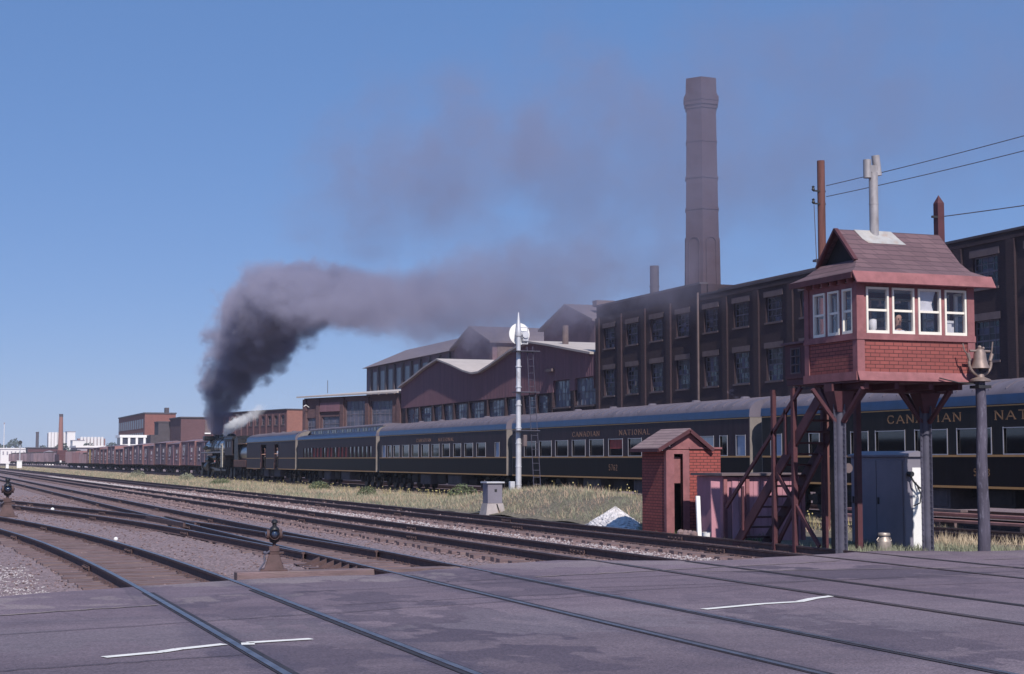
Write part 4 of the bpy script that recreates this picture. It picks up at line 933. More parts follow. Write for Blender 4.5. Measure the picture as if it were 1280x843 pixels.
# ------------------------------------------------------------------ gabled sheds next to the factory
sh = thing('gabled_shed', 'mauve sheet-clad shed with a wavy double gable left of the brick factory', 'shed', (52, 120.5, 0))
gpts = [(176.4,9.95),(171.5,10.75),(166.5,11.7),(162,12.3),(157.5,11.5),(153,10.6),(150.6,10.25),(148.5,10.25),(145,10.8),(140,11.75),(135.3,12.35),(130,11.7),(125,11.0),(120.5,10.4)]
sw_ = [(507,521.6),(523.9,538.5),(540.6,551.3),(552.8,563.5),(566.5,581.8),(585.7,603),(608.6,628.4),(631.4,642.7),(653.4,667),(670,682)]
def y52(px):                                     # where a bearing meets the facade line x = 52
    return 52*(2000*.9346-(px-640)*.3482)/(2000*.3482+(px-640)*.9375)*1.0
wins = []
for a, b in sw_:
    y1_, y0_ = y52(a), y52(b); wins.append((y0_, y1_, 5.75, 7.5))
for a, b in ((690, 710.6), (717.3, 741)):
    wins.append((y52(b), y52(a), 6.3, 8.6))
lw = MB().wallx(FX+.002, FX+.35, 120.6, 176.4, -.3, 7.62, [w_ for w_ in wins if w_[3] < 8] + [(a, b, c, 7.62) for a, b, c, d in wins if d > 8])
for a, b, c, d in wins:
    lw.box(FX-.12, FX, b+.02, b+.42, 4.5, 7.6)
lw.build('brick_base', mt['fact_brick'], sh, world=True)
up = MB()
ylim = wins[-2][1]+.6
for (a, za), (b, zb2) in zip(gpts[:-1], gpts[1:]):
    def seg(y0, z0t, y1, z1t, zb_): up.ext([(y0, zb_), (y1, zb_), (y1, z1t), (y0, z0t)], 'x', FX-.06, FX+.3)
    zlo = 7.62
    if a > ylim > b:
        zm = za+(zb2-za)*(a-ylim)/(a-b); seg(ylim, zm, a, za, 7.62); seg(b, zb2, ylim, zm, 8.62)
    elif a <= ylim: seg(b, zb2, a, za, 8.62)
    else: seg(b, zb2, a, za, 7.62)
hw2 = sorted((w_[0], w_[1]) for w_ in wins[-2:]); yy = 120.6
for a, b in hw2: up.box(FX-.06, FX+.3, yy, a, 7.622, 8.618); yy = b
up.box(FX-.06, FX+.3, yy, ylim, 7.622, 8.618)
y_ = 120.8
while y_ < 176:                                  # sheet ribs
    zt = np.interp(y_, [p[0] for p in gpts][::-1], [p[1] for p in gpts][::-1]); up.box(FX-.075, FX-.06, y_, y_+.05, 8.7 if y_ < ylim+.2 else 7.64, zt-.05); y_ += .42
up.build('gable_siding', mt['shed_wall'], sh, world=True)
rf = MB()
for (a, za), (b, zb2) in zip(gpts[:-1], gpts[1:]): rf.add([(FX-.45,a,za+.02),(FX-.45,b,zb2+.02),(FX+45,b,zb2+.02),(FX+45,a,za+.02),(FX-.45,a,za+.2),(FX-.45,b,zb2+.2),(FX+45,b,zb2+.2),(FX+45,a,za+.2)], [(0,1,2,3),(7,6,5,4),(0,4,5,1),(3,2,6,7),(0,3,7,4),(1,5,6,2)])
rf.build('roof', mt['shed_roof'], sh, world=True)
for a, b, c, d in wins:
    nz = 4; o = sash_window(b-a, d-c, max(3, int((b-a)/.75)), nz, mt['fframe'], mt['spane'], sh); o.location = (0, a-120.5, c)
    if d > 8: MB().box(-.1, .3, -.1, b-a+.1, -.14, 0).build('sill', mt['lintel'], o)
vb = MB().box(FX-.35, FX-.1, 129.2, 130.6, 9.45, 9.7); vb.build('vent_box', mt['lintel'], sh, world=True)
MB().cyl((FX+1.5, 130.5, 11.3), (FX+1.5, 130.5, 13.6), .28, n=12).build('roof_flue', mt['lintel'], sh, world=True)

# rotated low building, left of the sheds
lb = thing('flat_roofed_workshop', 'low workshop with a pale sloping roof and large gridded windows', 'workshop', (51.98, 176.6, 0), rot=R(20))
ww = [(7.1,11.14,5.6,8.75,5,5),(1.64,5.85,5.6,8.65,5,5),(12.28,16.22,5.2,7.0,3,2),(17.3,19.5,4.8,6.9,3,2)]
l_ = MB().wallx(0, .4, 0, 20.2, -.3, 9.35, [(a,b,c,d) for a,b,c,d,e,f in ww])
for y_ in (.25, 6.5, 11.73, 16.9, 19.9): l_.box(-.2, 0, y_-.35, y_+.35, -.3, 9.2)
l_.box(.4, 14, 19.8, 20.2, -.3, 9.35); l_.box(.4,14,0,.3,-.3,9.3)
l_.build('wall', mt['red_brick'] if False else brick('workshop_brick', (.15,.08,.085), (.11,.06,.065), (.09,.06,.065), .24, .085, .012), lb)
MB().box(-.21, -.02, 12.1, 16.4, 7.6, 8.7).build('spandrel', mt['shed_wall'], lb)
r_ = MB().add([(-.7,-.2,9.4),(-.7,20.9,9.4),(13,20.9,10.6),(13,-.2,10.6),(-.7,-.2,9.58),(-.7,20.9,9.58),(13,20.9,10.8),(13,-.2,10.8)], [(0,1,2,3),(7,6,5,4),(0,4,5,1),(1,5,6,2),(2,6,7,3),(3,7,4,0)]); r_.build('roof', mt['shed_roof'], lb)
for a, b, c, d, nx_, nz in ww: o = sash_window(b-a, d-c, nx_, nz, mt['fframe'], mt['spane'], lb); o.location = (0, a, c)
MB().tube([(-.1, 18.9, 8.2), (-.6, 18.9, 8.5), (-.9, 18.9, 8.3)], .05).build('lamp_bracket', mt['white'], lb)
an = MB().tube([(2, 18, 10), (2, 18, 11.6)], .04); an.build('roof_vent_pipe', mt['coping'], lb)

# buildings rising behind the sheds
bh = thing('back_warehouse', 'grey-roofed warehouse rising behind the low workshop', 'warehouse', (70, 211, 0))
MB().box(70, 84, 211, 258, -.3, 16.9).build('wall', mt['mauve_wall'], bh, world=True)
MB().ext([(69.3,16.9),(77,20.2),(84.7,16.9)], 'y', 210.5, 258.5).build('roof', mt['grey_roof'], bh, world=True)
pi_ = MB()
for y_ in np.arange(213, 258, 4.6): pi_.box(69.7, 70, y_, y_+.9, 5, 16.7)
pi_.build('pilasters', mt['lintel'], bh, world=True)
for y_ in np.arange(214.4, 254, 4.6): MB().box(69.93, 69.99, y_, y_+2.6, 12.5, 16.0).build('window', mt['pane_blue'], bh, world=True)
for nm, x_, ya_, yp_, yb2, ze, zp, lab, lx in (('a', 62, 187.4, 180.4, 173.4, 15.3, 17.4, 'dark gabled monitor house behind the valley of the double-gable shed', 14), ('b', 62, 157.2, 150.3, 143.6, 15.4, 17.3, 'dark gabled roof house against the left end of the brick factory', 14)):
    h = thing('roof_monitor', lab, 'roof house', (x_, yp_, 0), 'gabled roof houses behind the shed')
    MB().ext([(ya_,8),(ya_,ze),(yp_,zp),(yb2,ze),(yb2,8)], 'x', x_, x_+lx).build('wall', mt['mauve_wall'], h, world=True)
    rr = MB()
    for p, q in (((ya_+.5,ze-.1),(yp_,zp+.1)), ((yp_,zp+.1),(yb2-.5,ze-.1))): rr.add([(x_-.5,*p),(x_-.5,*q),(x_+lx+.5,*q),(x_+lx+.5,*p),(x_-.5,p[0],p[1]+.2),(x_-.5,q[0],q[1]+.2),(x_+lx+.5,q[0],q[1]+.2),(x_+lx+.5,p[0],p[1]+.2)], [(0,1,2,3),(7,6,5,4),(0,4,5,1),(1,5,6,2),(2,6,7,3),(3,7,4,0)])
    rr.build('roof', mt['grey_roof'], h, world=True)
    MB().box(x_+.6, x_+2.6, yb2-.06, yb2, ze-3.2, ze-.5).build('pale_panel', mt['lintel'], h, world=True)
MB().box(63, 65, 145.5, 146.5, 17.0, 17.6).build('roof_box', mt['lintel'], h, world=True)

# long two-storey brick building, then the far ones
el = thing('brick_mill', 'long two-storey brick mill behind the locomotive, its end wall coloured sunlit orange', 'mill building', (50, 228.3, 0), rot=R(12))
wb = [(.6+2.35*i, .6+2.35*i+1.15) for i in range(12)]
e_ = MB().wallx(0, .4, 0, 28.8, -.3, 8.95, [(a+.1, b+.1, 6.85, 8.2) for a, b in wb]+[(a+.1, b+.1, 2.6, 5.0) for a, b in wb])
for a, b in wb: e_.box(-.16, 0, b+.45, b+.85, -.3, 8.4)
e_.box(.4, 12, 28.4, 28.8, -.3, 8.95); e_.build('wall', mt['purple_brick'], el)
MB().box(0, 12, -.3, -.002, -.3, 8.95).build('end_wall', mt['orange_or_sunlit_brick'], el)  # sunlit end coloured a brighter orange than the shaded long side
MB().box(3.0, 12, -.5, -.302, 1.0, 5.9).build('end_canopy', mt['lintel'], el)
MB().box(-.15, 12.1, -.4, 28.9, 8.95, 9.12).build('coping', mt['coping'], el)
wo = None
for a, b in wb:
    for z0, h_ in ((6.85, 1.35), (2.6, 2.4)):
        if z0 > 5:
            if wo is None:
                wo = sash_window(b-a, h_, 2, 3, mt['fframe'], mt['fpane'], el); MB().box(-.06, .3, -.1, b-a+.1, -.14, 0).build('sill', mt['lintel'], wo); o = wo
            else: o = dup(wo, parent=el)
            o.location = (0, a+.1, z0)
B2 = thing('windowless_warehouse', 'windowless purple-brown brick block left of the smoke column', 'warehouse', (50.5, 330, 0))
MB().box(50.5, 62, 330, 345, -.3, 10.2).build('wall', mt['purple_brick'], B2, world=True, bevel=.02); MB().box(50.3, 62.2, 329.8, 345.2, 10.2, 10.5).build('coping', mt['coping'], B2, world=True)
MB().box(55.4, 59, 329.9, 330, 7.2, 9.8).build('window', mt['lintel'], B2, world=True); MB().box(55.3, 59.1, 329.7, 329.9, 7.0, 7.25).build('sill', mt['white'], B2, world=True)
B3 = thing('dark_stair_tower', 'narrow dark brick stair tower left of the windowless block', 'tower', (49.2, 346, 0))
MB().box(48.2, 51.2, 346, 352, -.3, 9.6).build('wall', mt['coping'], B3, world=True); MB().box(46.6, 48.2, 346, 352, -.3, 7.0).build('lower_wall', mt['coping'], B3, world=True)
MB().box(48.1, 51.3, 345.9, 352.1, 9.6, 9.9).build('coping', mt['coping'], B3, world=True)
B1 = thing('red_brick_mill', 'tall red brick mill in the distance, its long side dark with windows', 'mill building', (60, 458, 0))
MB().box(60, 68.6, 458, 520, -.3, 14.6).build('wall', mt['red_brick'], B1, world=True)
MB().box(68.6, 77.5, 458.5, 500, -.3, 11.5).build('lower_wing', mt['red_brick'], B1, world=True)
MB().box(59.8, 68.8, 457.8, 520, 14.6, 15.0).build('coping', mt['coping'], B1, world=True); MB().box(66.2, 67.3, 462, 464, 15.0, 16.5).build('roof_flue', mt['coping'], B1, world=True)
for y_ in np.arange(461, 518, 5.0):
    for z_ in (3.0, 6.8, 10.6): MB().box(59.93, 60, y_, y_+3.2, z_, z_+2.6).build('window', mt['pane_blue'], B1, world=True)
MB().box(73.2, 74.4, 458.4, 458.5, 7.6, 10).build('window', mt['lintel'], B1, world=True)
an = thing('white_framed_annex', 'low annex with white pillars and cornice before the red brick mill', 'annex', (51, 436, 0))
MB().box(51, 61.5, 436, 445, -.3, 7.6).build('wall', mt['pane_blue'], an, world=True); ap_ = MB().box(50.6, 61.9, 435.6, 445.4, 7.6, 8.3)
ap_.build('cornice', mt['white'], an, world=True)
for i in range(6): MB().box(51+i*2.02-.25, 51+i*2.02+.35, 435.7, 436, -.3, 7.6).build('pillar', mt['white'], an, world=True)
for i in range(5): MB().box(51+i*2.02+.35, 51+i*2.02+1.77, 435.8, 435.95, 5.6, 5.8).build('transom', mt['white'], an, world=True)
def simple(name, label, cat, bx, parts, group=None):
    r = thing(name, label, cat, (bx[0], bx[2], 0), group); MB().box(*bx).build(parts[0], mt[parts[1]], r, world=True, bevel=.02); return r
r = thing('grain_elevator', 'distant pale grain elevator with tall silos behind the orange chimney', 'grain elevator', (84.6, 1140, 0))
for i in range(6): MB().cyl((85.6+2.05*i, 1141, -.3), (85.6+2.05*i, 1141, 20.4), 1.0, n=12).build('silo', mt['far_white'], r, world=True, smooth=True)
MB().box(84.6, 96.8, 1142, 1150, -.3, 19.8).build('silo_house', mt['far_grey'], r, world=True)
r = simple('white_mill_block', 'distant white windowless block right of the grain silos', 'mill', (95.0, 100.3, 1116, 1130, -.3, 20.2), ('wall', 'far_white')); MB().box(94.8,100.5,1115.8,1130.2,20.2,20.7).build('coping', mt['far_grey'], r, world=True)
r = simple('low_white_store', 'lower white store in front of the white block', 'store', (91, 98.2, 1030, 1045, -.3, 13.4), ('wall', 'far_white')); MB().box(90.8,98.4,1029.8,1045.2,13.4,13.8).build('coping', mt['far_grey'], r, world=True)
r = thing('distant_silos', 'far row of pale silos right of the white block', 'silos', (114, 1235, 0))
for i in range(7): MB().cyl((115.6+2.5*i, 1234, -.3), (115.6+2.5*i, 1234, 18.6), 1.1, n=12).build('silo', mt['far_white'], r, world=True, smooth=True)
MB().box(113, 133, 1236, 1244, -.3, 17.4).build('silo_house', mt['orange_or_sunlit_brick'], r, world=True)
r = thing('orange_chimney', 'slender orange brick chimney far off at the left', 'chimney', (59, 725, 0))
MB().cyl((59,725,-.3), (59,725,20.4), 1.35, .8, 16).build('shaft', mt['orange_or_sunlit_brick'], r, world=True, smooth=True); MB().cyl((59,725,20.4), (59,725,21.6), .85, .85, 16).build('cap', mt['coping'], r, world=True)
r = thing('dark_chimney', 'short dark stack standing between the far trees and the orange chimney', 'chimney', (63.5, 936, 0))
MB().cyl((63.5,936,-.3), (63.5,936,16.6), .95, .8, 14).build('shaft', mt['coping'], r, world=True, smooth=True); MB().cyl((63.5,936,16.6), (63.5,936,17.2), .95, .95, 14).build('cap', mt['coping'], r, world=True)
r = thing('radio_mast', 'thin pale mast at the left edge above the trees', 'mast', (46, 943, 0))
MB().cyl((46,943,-.3), (46,943,21.5), .22, .16, 8).build('shaft', mt['far_white'], r, world=True); MB().box(45.6,46.4,942.8,943.2,21.5,22.4).build('lamp', mt['far_grey'], r, world=True)
r = simple('white_freight_shed', 'long white freight shed at the far left', 'shed', (39.2, 53.5, 835, 850, -.3, 6.9), ('wall', 'far_white')); MB().box(38.8,54,834.6,850,6.9,7.5).build('roof', mt['far_white'], r, world=True)
for i in range(7): MB().box(40.2+1.95*i, 40.9+1.95*i, 834.9, 835, 4.0, 5.8).build('door', mt['far_grey'], r, world=True)
r = simple('flat_grey_shed', 'low grey shed with a pale roof just above the boxcar row', 'shed', (39.4, 46.2, 432, 450, -.3, 4.9), ('wall', 'far_grey')); MB().box(39,46.6,431.6,450,4.9,5.4).build('roof', mt['far_white'], r, world=True)
r = simple('brown_goods_shed', 'dark brown goods shed between the freight shed and the boxcars', 'shed', (50, 66, 800, 815, -.3, 7.2), ('wall', 'maroon')); MB().box(49.5,66.5,799.5,815,7.2,7.6).build('roof', mt['coping'], r, world=True)
r = simple('small_white_shed', 'small white shed under the orange chimney', 'shed', (42.2, 45.4, 581, 588, -.3, 4.3), ('wall', 'far_white')); MB().ext([(41.9,4.3),(43.8,4.9),(45.7,4.3)], 'y', 580.6, 588.2).build('roof', mt['far_grey'], r, world=True)
# line of trees on the horizon
def tree_mass(name, label, n, x0, x1, y0, y1, hfun, s):
    mb_v = []; xs = rng.uniform(x0, x1, n); ys = rng.uniform(y0, y1, n); hs = np.array([hfun(x) for x in xs])*rng.random(n)**.6
    u = rng.normal(0, 1, (n, 3)); u /= np.linalg.norm(u, axis=1)[:, None]; q = rng.normal(0, 1, (n, 3)); q /= np.linalg.norm(q, axis=1)[:, None]
    c = np.stack([xs, ys, hs], -1); v = np.stack([c-u*s, c+q*s*.8, c+u*s, c-q*s*.8], 1).reshape(-1, 3)
    me = bpy.data.meshes.new(name); me.from_pydata(v.tolist(), [], np.arange(4*n).reshape(-1, 4).tolist()); me.materials.append(mt['treegreen'])
    o = bpy.data.objects.new(name, me); COL.objects.link(o); return tag(o, label, 'trees', kind='stuff')
tree_mass('distant_trees', 'dark line of distant trees along the horizon', 6000, 20, 270, 1560, 1600, lambda x: 13+3.5*math.sin(x*.11)+3*math.sin(x*.29+1)+(6*math.exp(-((x-87)/9)**2)), 1.5)
tree_mass('trees_before_silos', 'dark trees in front of the grain elevator', 900, 70, 104, 1000, 1010, lambda x: 9+3*math.sin(x*.4), 1.0)
MB().ext([(-500,1670),(880,1670),(880,1680),(-500,1680)], 'z', -1, 9).build('horizon_ridge', mt['treegreen'], kind='structure')

# ------------------------------------------------------------------ crossing tower
tw = thing('crossing_tower', 'red crossing watchman tower on two steel columns at the road edge', 'signal tower', (18.5, 28.1, 0))
x0, x1, y0, y1 = 17.33, 20.05, 27.1, 29.05; zf = 3.40
wb_ = MB(); wb_.wally(y0, y0+.1, x0+.1, x1-.1, 3.52, 4.16); wb_.wallx(x0, x0+.1, y0+.1, y1-.1, 3.52, 4.16); wb_.wallx(x1-.1, x1, y0+.1, y1-.1, 3.52, 4.16); wb_.wally(y1-.1, y1, x0+.1, x1-.1, 3.52, 4.16)
wb_.build('lower_wall', mt['cabin_brick'], tw, world=True)
MB().box(x0-.02, x1+.02, y0-.02, y1+.02, 3.32, 3.50).build('floor', mt['maroon'], tw, world=True)
tr_ = MB()
for cx, cy in ((x0, y0), (x1-.12, y0), (x0, y1-.12), (x1-.12, y1-.12)): tr_.box(cx-.025, cx+.145, cy-.025, cy+.145, 3.502, 5.32)
tr_.box(x0-.04, x1+.04, y0-.04, y0+.11, 4.165, 4.29); tr_.box(x0-.04, x0+.11, y0+.112, y1+.04, 4.165, 4.29); tr_.box(x1-.11, x1+.04, y0+.112, y1+.04, 4.165, 4.29); tr_.box(x0+.112, x1-.112, y1-.11, y1+.04, 4.165, 4.29)
for y_ in (y0, y1-.1): tr_.box(x0+.12, x1-.12, y_, y_+.1, 5.22, 5.32)
for x_ in (x0, x1-.1): tr_.box(x_, x_+.1, y0+.12, y1-.12, 5.20, 5.32)
WX = [(17.53,18.05),(18.13,18.65),(18.74,19.28),(19.37,19.89)]; WY = [(27.24,27.62),(27.74,28.16),(28.27,28.72)]
for yy in (y0, y1-.1):
    e_ = [x0+.12]+[v for p in WX for v in p]+[x1-.12]
    for i in range(0, len(e_), 2): tr_.box(e_[i]+.001, e_[i+1], yy, yy+.1, 4.29, 5.22)
for xx in (x0, x1-.1):
    e_ = [y0+.12]+[v for p in WY for v in p]+[y1-.12]
    for i in range(0, len(e_), 2): tr_.box(xx, xx+.1, e_[i]+.001, e_[i+1], 4.29, 5.20)
tr_.build('frame_boards', mt['pink'], tw, world=True)
sk = MB()                                           # flared skirt at the bottom of the road face
sk.add([(x0-.04,y0-.045,3.53),(x1+.02,y0-.045,3.53),(x1-.06,y0-.16,3.35),(x0-.02,y0-.10,3.35),(x0-.04,y0-.02,3.53),(x1+.02,y0-.02,3.53),(x1-.06,y0-.13,3.35),(x0-.02,y0-.07,3.35)], [(0,1,2,3),(7,6,5,4),(0,4,5,1),(1,5,6,2),(2,6,7,3),(3,7,4,0)])
sk.box(x0-.05, x0-.021, y0-.02, y1+.05, 3.36, 3.53)
sk.build('skirt_board', mt['pink'], tw, world=True)
def cabin_window(w_, h_, ax, mat='cream'):
    m = MB(); t = .042
    def bx(a, b, c, d, p, q): m.box(a, b, p, q, c, d) if ax == 'y' else m.box(p, q, a, b, c, d)
    for (a, b, c, d) in ((0,t,0,h_), (w_-t,w_,0,h_), (t,w_-t,0,t*1.4), (t,w_-t,h_-t,h_)): bx(a, b, c, d, -.025, .05)
    bx(t, w_-t, h_*.5-.02, h_*.5+.025, 0, .035)
    o = m.build('window', mt[mat], tw)
    g = MB()
    (g.box(t, w_-t, .016, .02, t*1.4, h_-t) if ax == 'y' else g.box(.016, .02, t, w_-t, t*1.4, h_-t)); g.build('pane', mt['glass'], o)
    return o
for i, (a, b) in enumerate(WX):
    for yy in (y0, y1-.06):
        o = cabin_window(b-a, .92, 'y'); o.location = (a-18.5, yy-28.1, 4.292)
        if i == 2 and yy == y0: MB().add([(.06,.04,.46),(.40,.04,.44),(.36,.05,.62),(.45,.045,.88),(.06,.04,.88)], [(0,1,2,3,4)]).build('curtain', mt['whiteblind'], o)
for a, b in WY:
    for xx in (x0, x1-.06): o = cabin_window(b-a, .90, 'x'); o.location = (xx-18.5, a-28.1, 4.292)
# roof: gabled top on a flared skirt
rx0, rx1, ry0, ry1 = x0-.20, x1+.35, y0-.16, y1+.30
def rr_(mb, A, B_, m=0):
    k = len(A); mb.add(A+B_, [(i, (i+1) % k, k+(i+1) % k, k+i) for i in range(k)], m)
ring0 = [(rx0,ry0,5.48),(rx1,ry0,5.48),(rx1,ry1,5.48),(rx0,ry1,5.48)]
ring1 = [(rx0+.22,ry0+.24,5.60),(rx1-.32,ry0+.24,5.62),(rx1-.32,ry1-.26,5.62),(rx0+.22,ry1-.26,5.60)]
ym = (ry0+ry1)/2; gx0, gx1 = rx0+.42, rx1-.50
ring2 = [(gx0,ry0+.50,5.80),(gx1+.12,ry0+.50,5.82),(gx1+.12,ry1-.50,5.82),(gx0,ry1-.50,5.80)]
ro = MB(); rr_(ro, ring0, ring1); rr_(ro, ring1, ring2)
zr = 6.50; gl, gr = gx0-.0, gx1+.12
ro.add([(gl,ry0+.50,5.80),(gx1+.12,ry0+.50,5.82),(gr,ym,zr),(gl,ym,zr)], [(0,1,2,3)]); ro.add([(gl,ry1-.50,5.80),(gx1+.12,ry1-.50,5.82),(gr,ym,zr),(gl,ym,zr)], [(3,2,1,0)])
ro.add([(gx1+.12,ry0+.50,5.82),(gx1+.12,ry1-.50,5.82),(gr,ym,zr)], [(0,1,2)])
for y_a, s in ((ry0+.5, 1), (ry1-.5, -1)):
    ro.beam((gl-.03, y_a-.02*s, 5.78), (gl-.03, ym, zr+.0), .05, .09, 1, up=(1,0,0))
roof = ro.build('roof', [mt['shingle'], mt['maroon']], tw, world=True)
MB().add([(gl+.12,ry0+.52,5.8),(gl+.12,ry1-.52,5.8),(gl+.12,ym,zr-.03)], [(0,1,2)]).build('gable_boards', mt['under'], roof, world=True)
MB().box(rx0+.05, rx1-.05, ry0+.05, ry1-.05, 5.38, 5.46).build('soffit', mt['maroon'], roof, world=True)
fa = MB().add([(rx0-.005,ry0-.012,5.50),(rx1+.005,ry0-.012,5.50),(rx1+.03,ry0-.12,5.27),(rx0+.03,ry0-.12,5.27),(rx0-.005,ry0+.012,5.475),(rx1+.005,ry0+.012,5.475),(rx1+.03,ry0-.095,5.25),(rx0+.03,ry0-.095,5.25)], [(0,1,2,3),(7,6,5,4),(0,4,5,1),(1,5,6,2),(2,6,7,3),(3,7,4,0)])
fa.build('eave_board', mt['pink'], roof, world=True)
f2 = MB().box(rx0-.02, rx0+.02, ry0+.02, ry1, 5.36, 5.475); f2.build('side_fascia', mt['maroon'], roof, world=True)
for y_ in np.arange(y0+.1, y1, .32): MB().box(rx0+.06, x0, y_, y_+.06, 5.30, 5.38).build('rafter_end', mt['pink'], roof, world=True)
fl = MB()
sl = (zr-5.80)/(ym-(ry0+.50)); nrm = .012
def onslope(x, y): return (x, y, 5.80+sl*(y-(ry0+.5))+nrm)
fl.add([onslope(17.95,ym), onslope(18.02,ym-.22), onslope(18.10,ym-.31), onslope(19.0,ym-.31), onslope(18.93,ym-.2), onslope(18.84,ym)], [(0,1,2,3,4,5)])
fl.add([(17.95,ym,zr+.012),(18.84,ym,zr+.012),(18.86,ym+.3,zr-.32),(17.95,ym+.3,zr-.32)], [(0,1,2,3)])
fl.build('flashing', mt['flash'], roof, world=True)
PX = 18.42
pp = MB().cyl((PX, ym-.03, zr-.15), (PX, ym-.03, 7.72), .095, n=16); pp.cyl((PX, ym-.03, 7.05), (PX, ym-.03, 7.08), .1, n=16)
pipe = pp.build('stove_pipe', mt['oldzinc'], roof, world=True, smooth=True)
cw = MB().cyl((PX-.14, ym-.03, 7.60), (PX-.14, ym-.03, 7.98), .085, n=12); cw.cyl((PX+.11, ym-.03, 7.66), (PX+.06, ym-.03, 8.08), .085, n=14); cw.box(PX-.1, PX+.1, ym-.1, ym+.04, 7.72, 7.86)
cw.build('draught_cowl', mt['oldzinc'], pipe, world=True, smooth=True)
# floor beams, columns with rivets, brackets
fb = MB().box(17.25, 20.15, 27.95, 28.25, 3.16, 3.32); 
for x_ in (17.5, 18.2, 19.0, 19.7): fb.box(x_, x_+.1, 27.15, 29.0, 3.2, 3.318)
fb.build('floor_beams', mt['maroon'], tw, world=True)
def column(xc, yc):
    m = MB().cyl((xc, yc, -.25), (xc, yc, 2.9), .10, n=12)
    for a in (0, 1, 2, 3):
        t = a*math.pi/2+.18; d = Vector((math.cos(t), math.sin(t), 0))
        m.beam(Vector((xc,yc,1.3))+d*.09+Vector((0,0,-1.55)), Vector((xc,yc,1.3))+d*.09+Vector((0,0,1.6)), .016, .14, 0, up=d)
    c = m.build('column', mt['steel'], tw, world=True, smooth=True)
    rv = MB()
    for a in range(4):
        t = a*math.pi/2+.18; d = Vector((math.cos(t), math.sin(t), 0)); e = Vector((-d.y, d.x, 0))
        z = -.1
        while z < 2.85:
            q = Vector((xc, yc, z))+d*.135; rv.cyl(q-e*.022, q+e*.022, .016, n=6); z += .115
    rv.build('rivets', mt['steel'], c, world=True)
    cp = MB().add([(xc-.11,yc-.11,2.75),(xc+.11,yc-.11,2.75),(xc+.11,yc+.11,2.75),(xc-.11,yc+.11,2.75),(xc-.24,yc-.2,3.16),(xc+.24,yc-.2,3.16),(xc+.24,yc+.2,3.16),(xc-.24,yc+.2,3.16)], [(0,3,2,1),(4,5,6,7),(0,1,5,4),(1,2,6,5),(2,3,7,6),(3,0,4,7)])
    cp.build('capital', mt['maroon'], c, world=True)
    br = MB()
    for dx, dy in ((-.62,0),(.62,0),(0,-.85),(0,.7)): br.beam((xc+dx*.15, yc+dy*.15, 2.55), (xc+dx, yc+dy, 3.2), .07, .07)
    br.build('bracket', mt['maroon'], c, world=True)
column(17.36, 27.85); column(19.57, 28.1)
MB().beam((18.98,29.75,-.25), (18.98,29.75,3.3), .12, .12).build('rear_post', mt['maroon'], tw, world=True)
MB().beam((17.9,28.85,-.25), (17.9,28.85,3.3), .2, .2).build('rear_post', mt['under'], tw, world=True)
MB().beam((17.36,29.64,-.25), (17.36,29.64,3.3), .10, .10).build('stair_post', mt['maroon'], tw, world=True)
MB().beam((17.36,30.5,-.25), (17.36,30.5,3.3), .09, .09).build('stair_post', mt['maroon'], tw, world=True)
MB().beam((18.12,29.7,-.25), (18.12,29.7,3.3), .10, .10).build('stair_post', mt['maroon'], tw, world=True)
for a, b in (((17.37,28.7,.02),(17.37,30.4,1.5)), ((17.44,30.5,.02),(17.44,28.7,1.9))): MB().beam(a, b, .05, .09).build('cross_brace', mt['maroon'], tw, world=True)
# annex at the stair head
ax = MB().wallx(17.35, 17.42, 29.13, 29.95, 3.5, 4.22, [(29.32,29.72,3.6,4.15)]); ax.box(17.42, 18.6, 29.88, 29.95, 3.5, 4.22); ax.box(17.38, 18.6, 29.06, 29.95, 3.36, 3.50); ax.box(18.53,18.6,29.1,29.88,3.5,4.22)
anx = ax.build('stair_porch', mt['maroon'], tw, world=True)
MB().box(17.28, 18.7, 29.06, 30.05, 4.225, 4.27).build('porch_roof', mt['shingle'], anx, world=True)
f_ = MB().box(17.34,17.40,29.32,29.35,3.6,4.15); f_.box(17.34,17.40,29.69,29.72,3.6,4.15)
for z in (3.6,3.78,3.96,4.12): f_.box(17.345,17.39,29.35,29.69,z,z+.025)
f_.box(17.345,17.39,29.51,29.53,3.62,4.12); f_.build('porch_window', mt['lintel'], anx, world=True); MB().box(17.40,17.41,29.35,29.69,3.62,4.14).build('porch_pane', mt['pane_blue'], anx, world=True)
# stairs rising towards the camera side
S0, S1 = Vector((17.4, 32.35, -.18)), Vector((17.4, 28.5, 3.18))
for x_ in (17.38, 18.12): MB().beam((x_, S0.y, S0.z), (x_, S1.y, S1.z), .05, .24).build('stringer', mt['maroon'], tw, world=True)
for i in range(14):
    t = (i+.7)/14.5; c = S0.lerp(S1, t); MB().box(17.405, 18.095, c.y-.12, c.y+.12, c.z+.06, c.z+.10).build('tread', mt['maroon'], tw, world=True)
hr = MB().beam((17.34, 32.65, .72), (17.34, 29.3, 3.30), .05, .08)
for t in (.12, .62): c = S0.lerp(S1, t); hr.beam((17.34, c.y, c.z), (17.34, c.y, c.z+.98), .05, .06)
hr.build('handrail', mt['maroon'], tw, world=True)
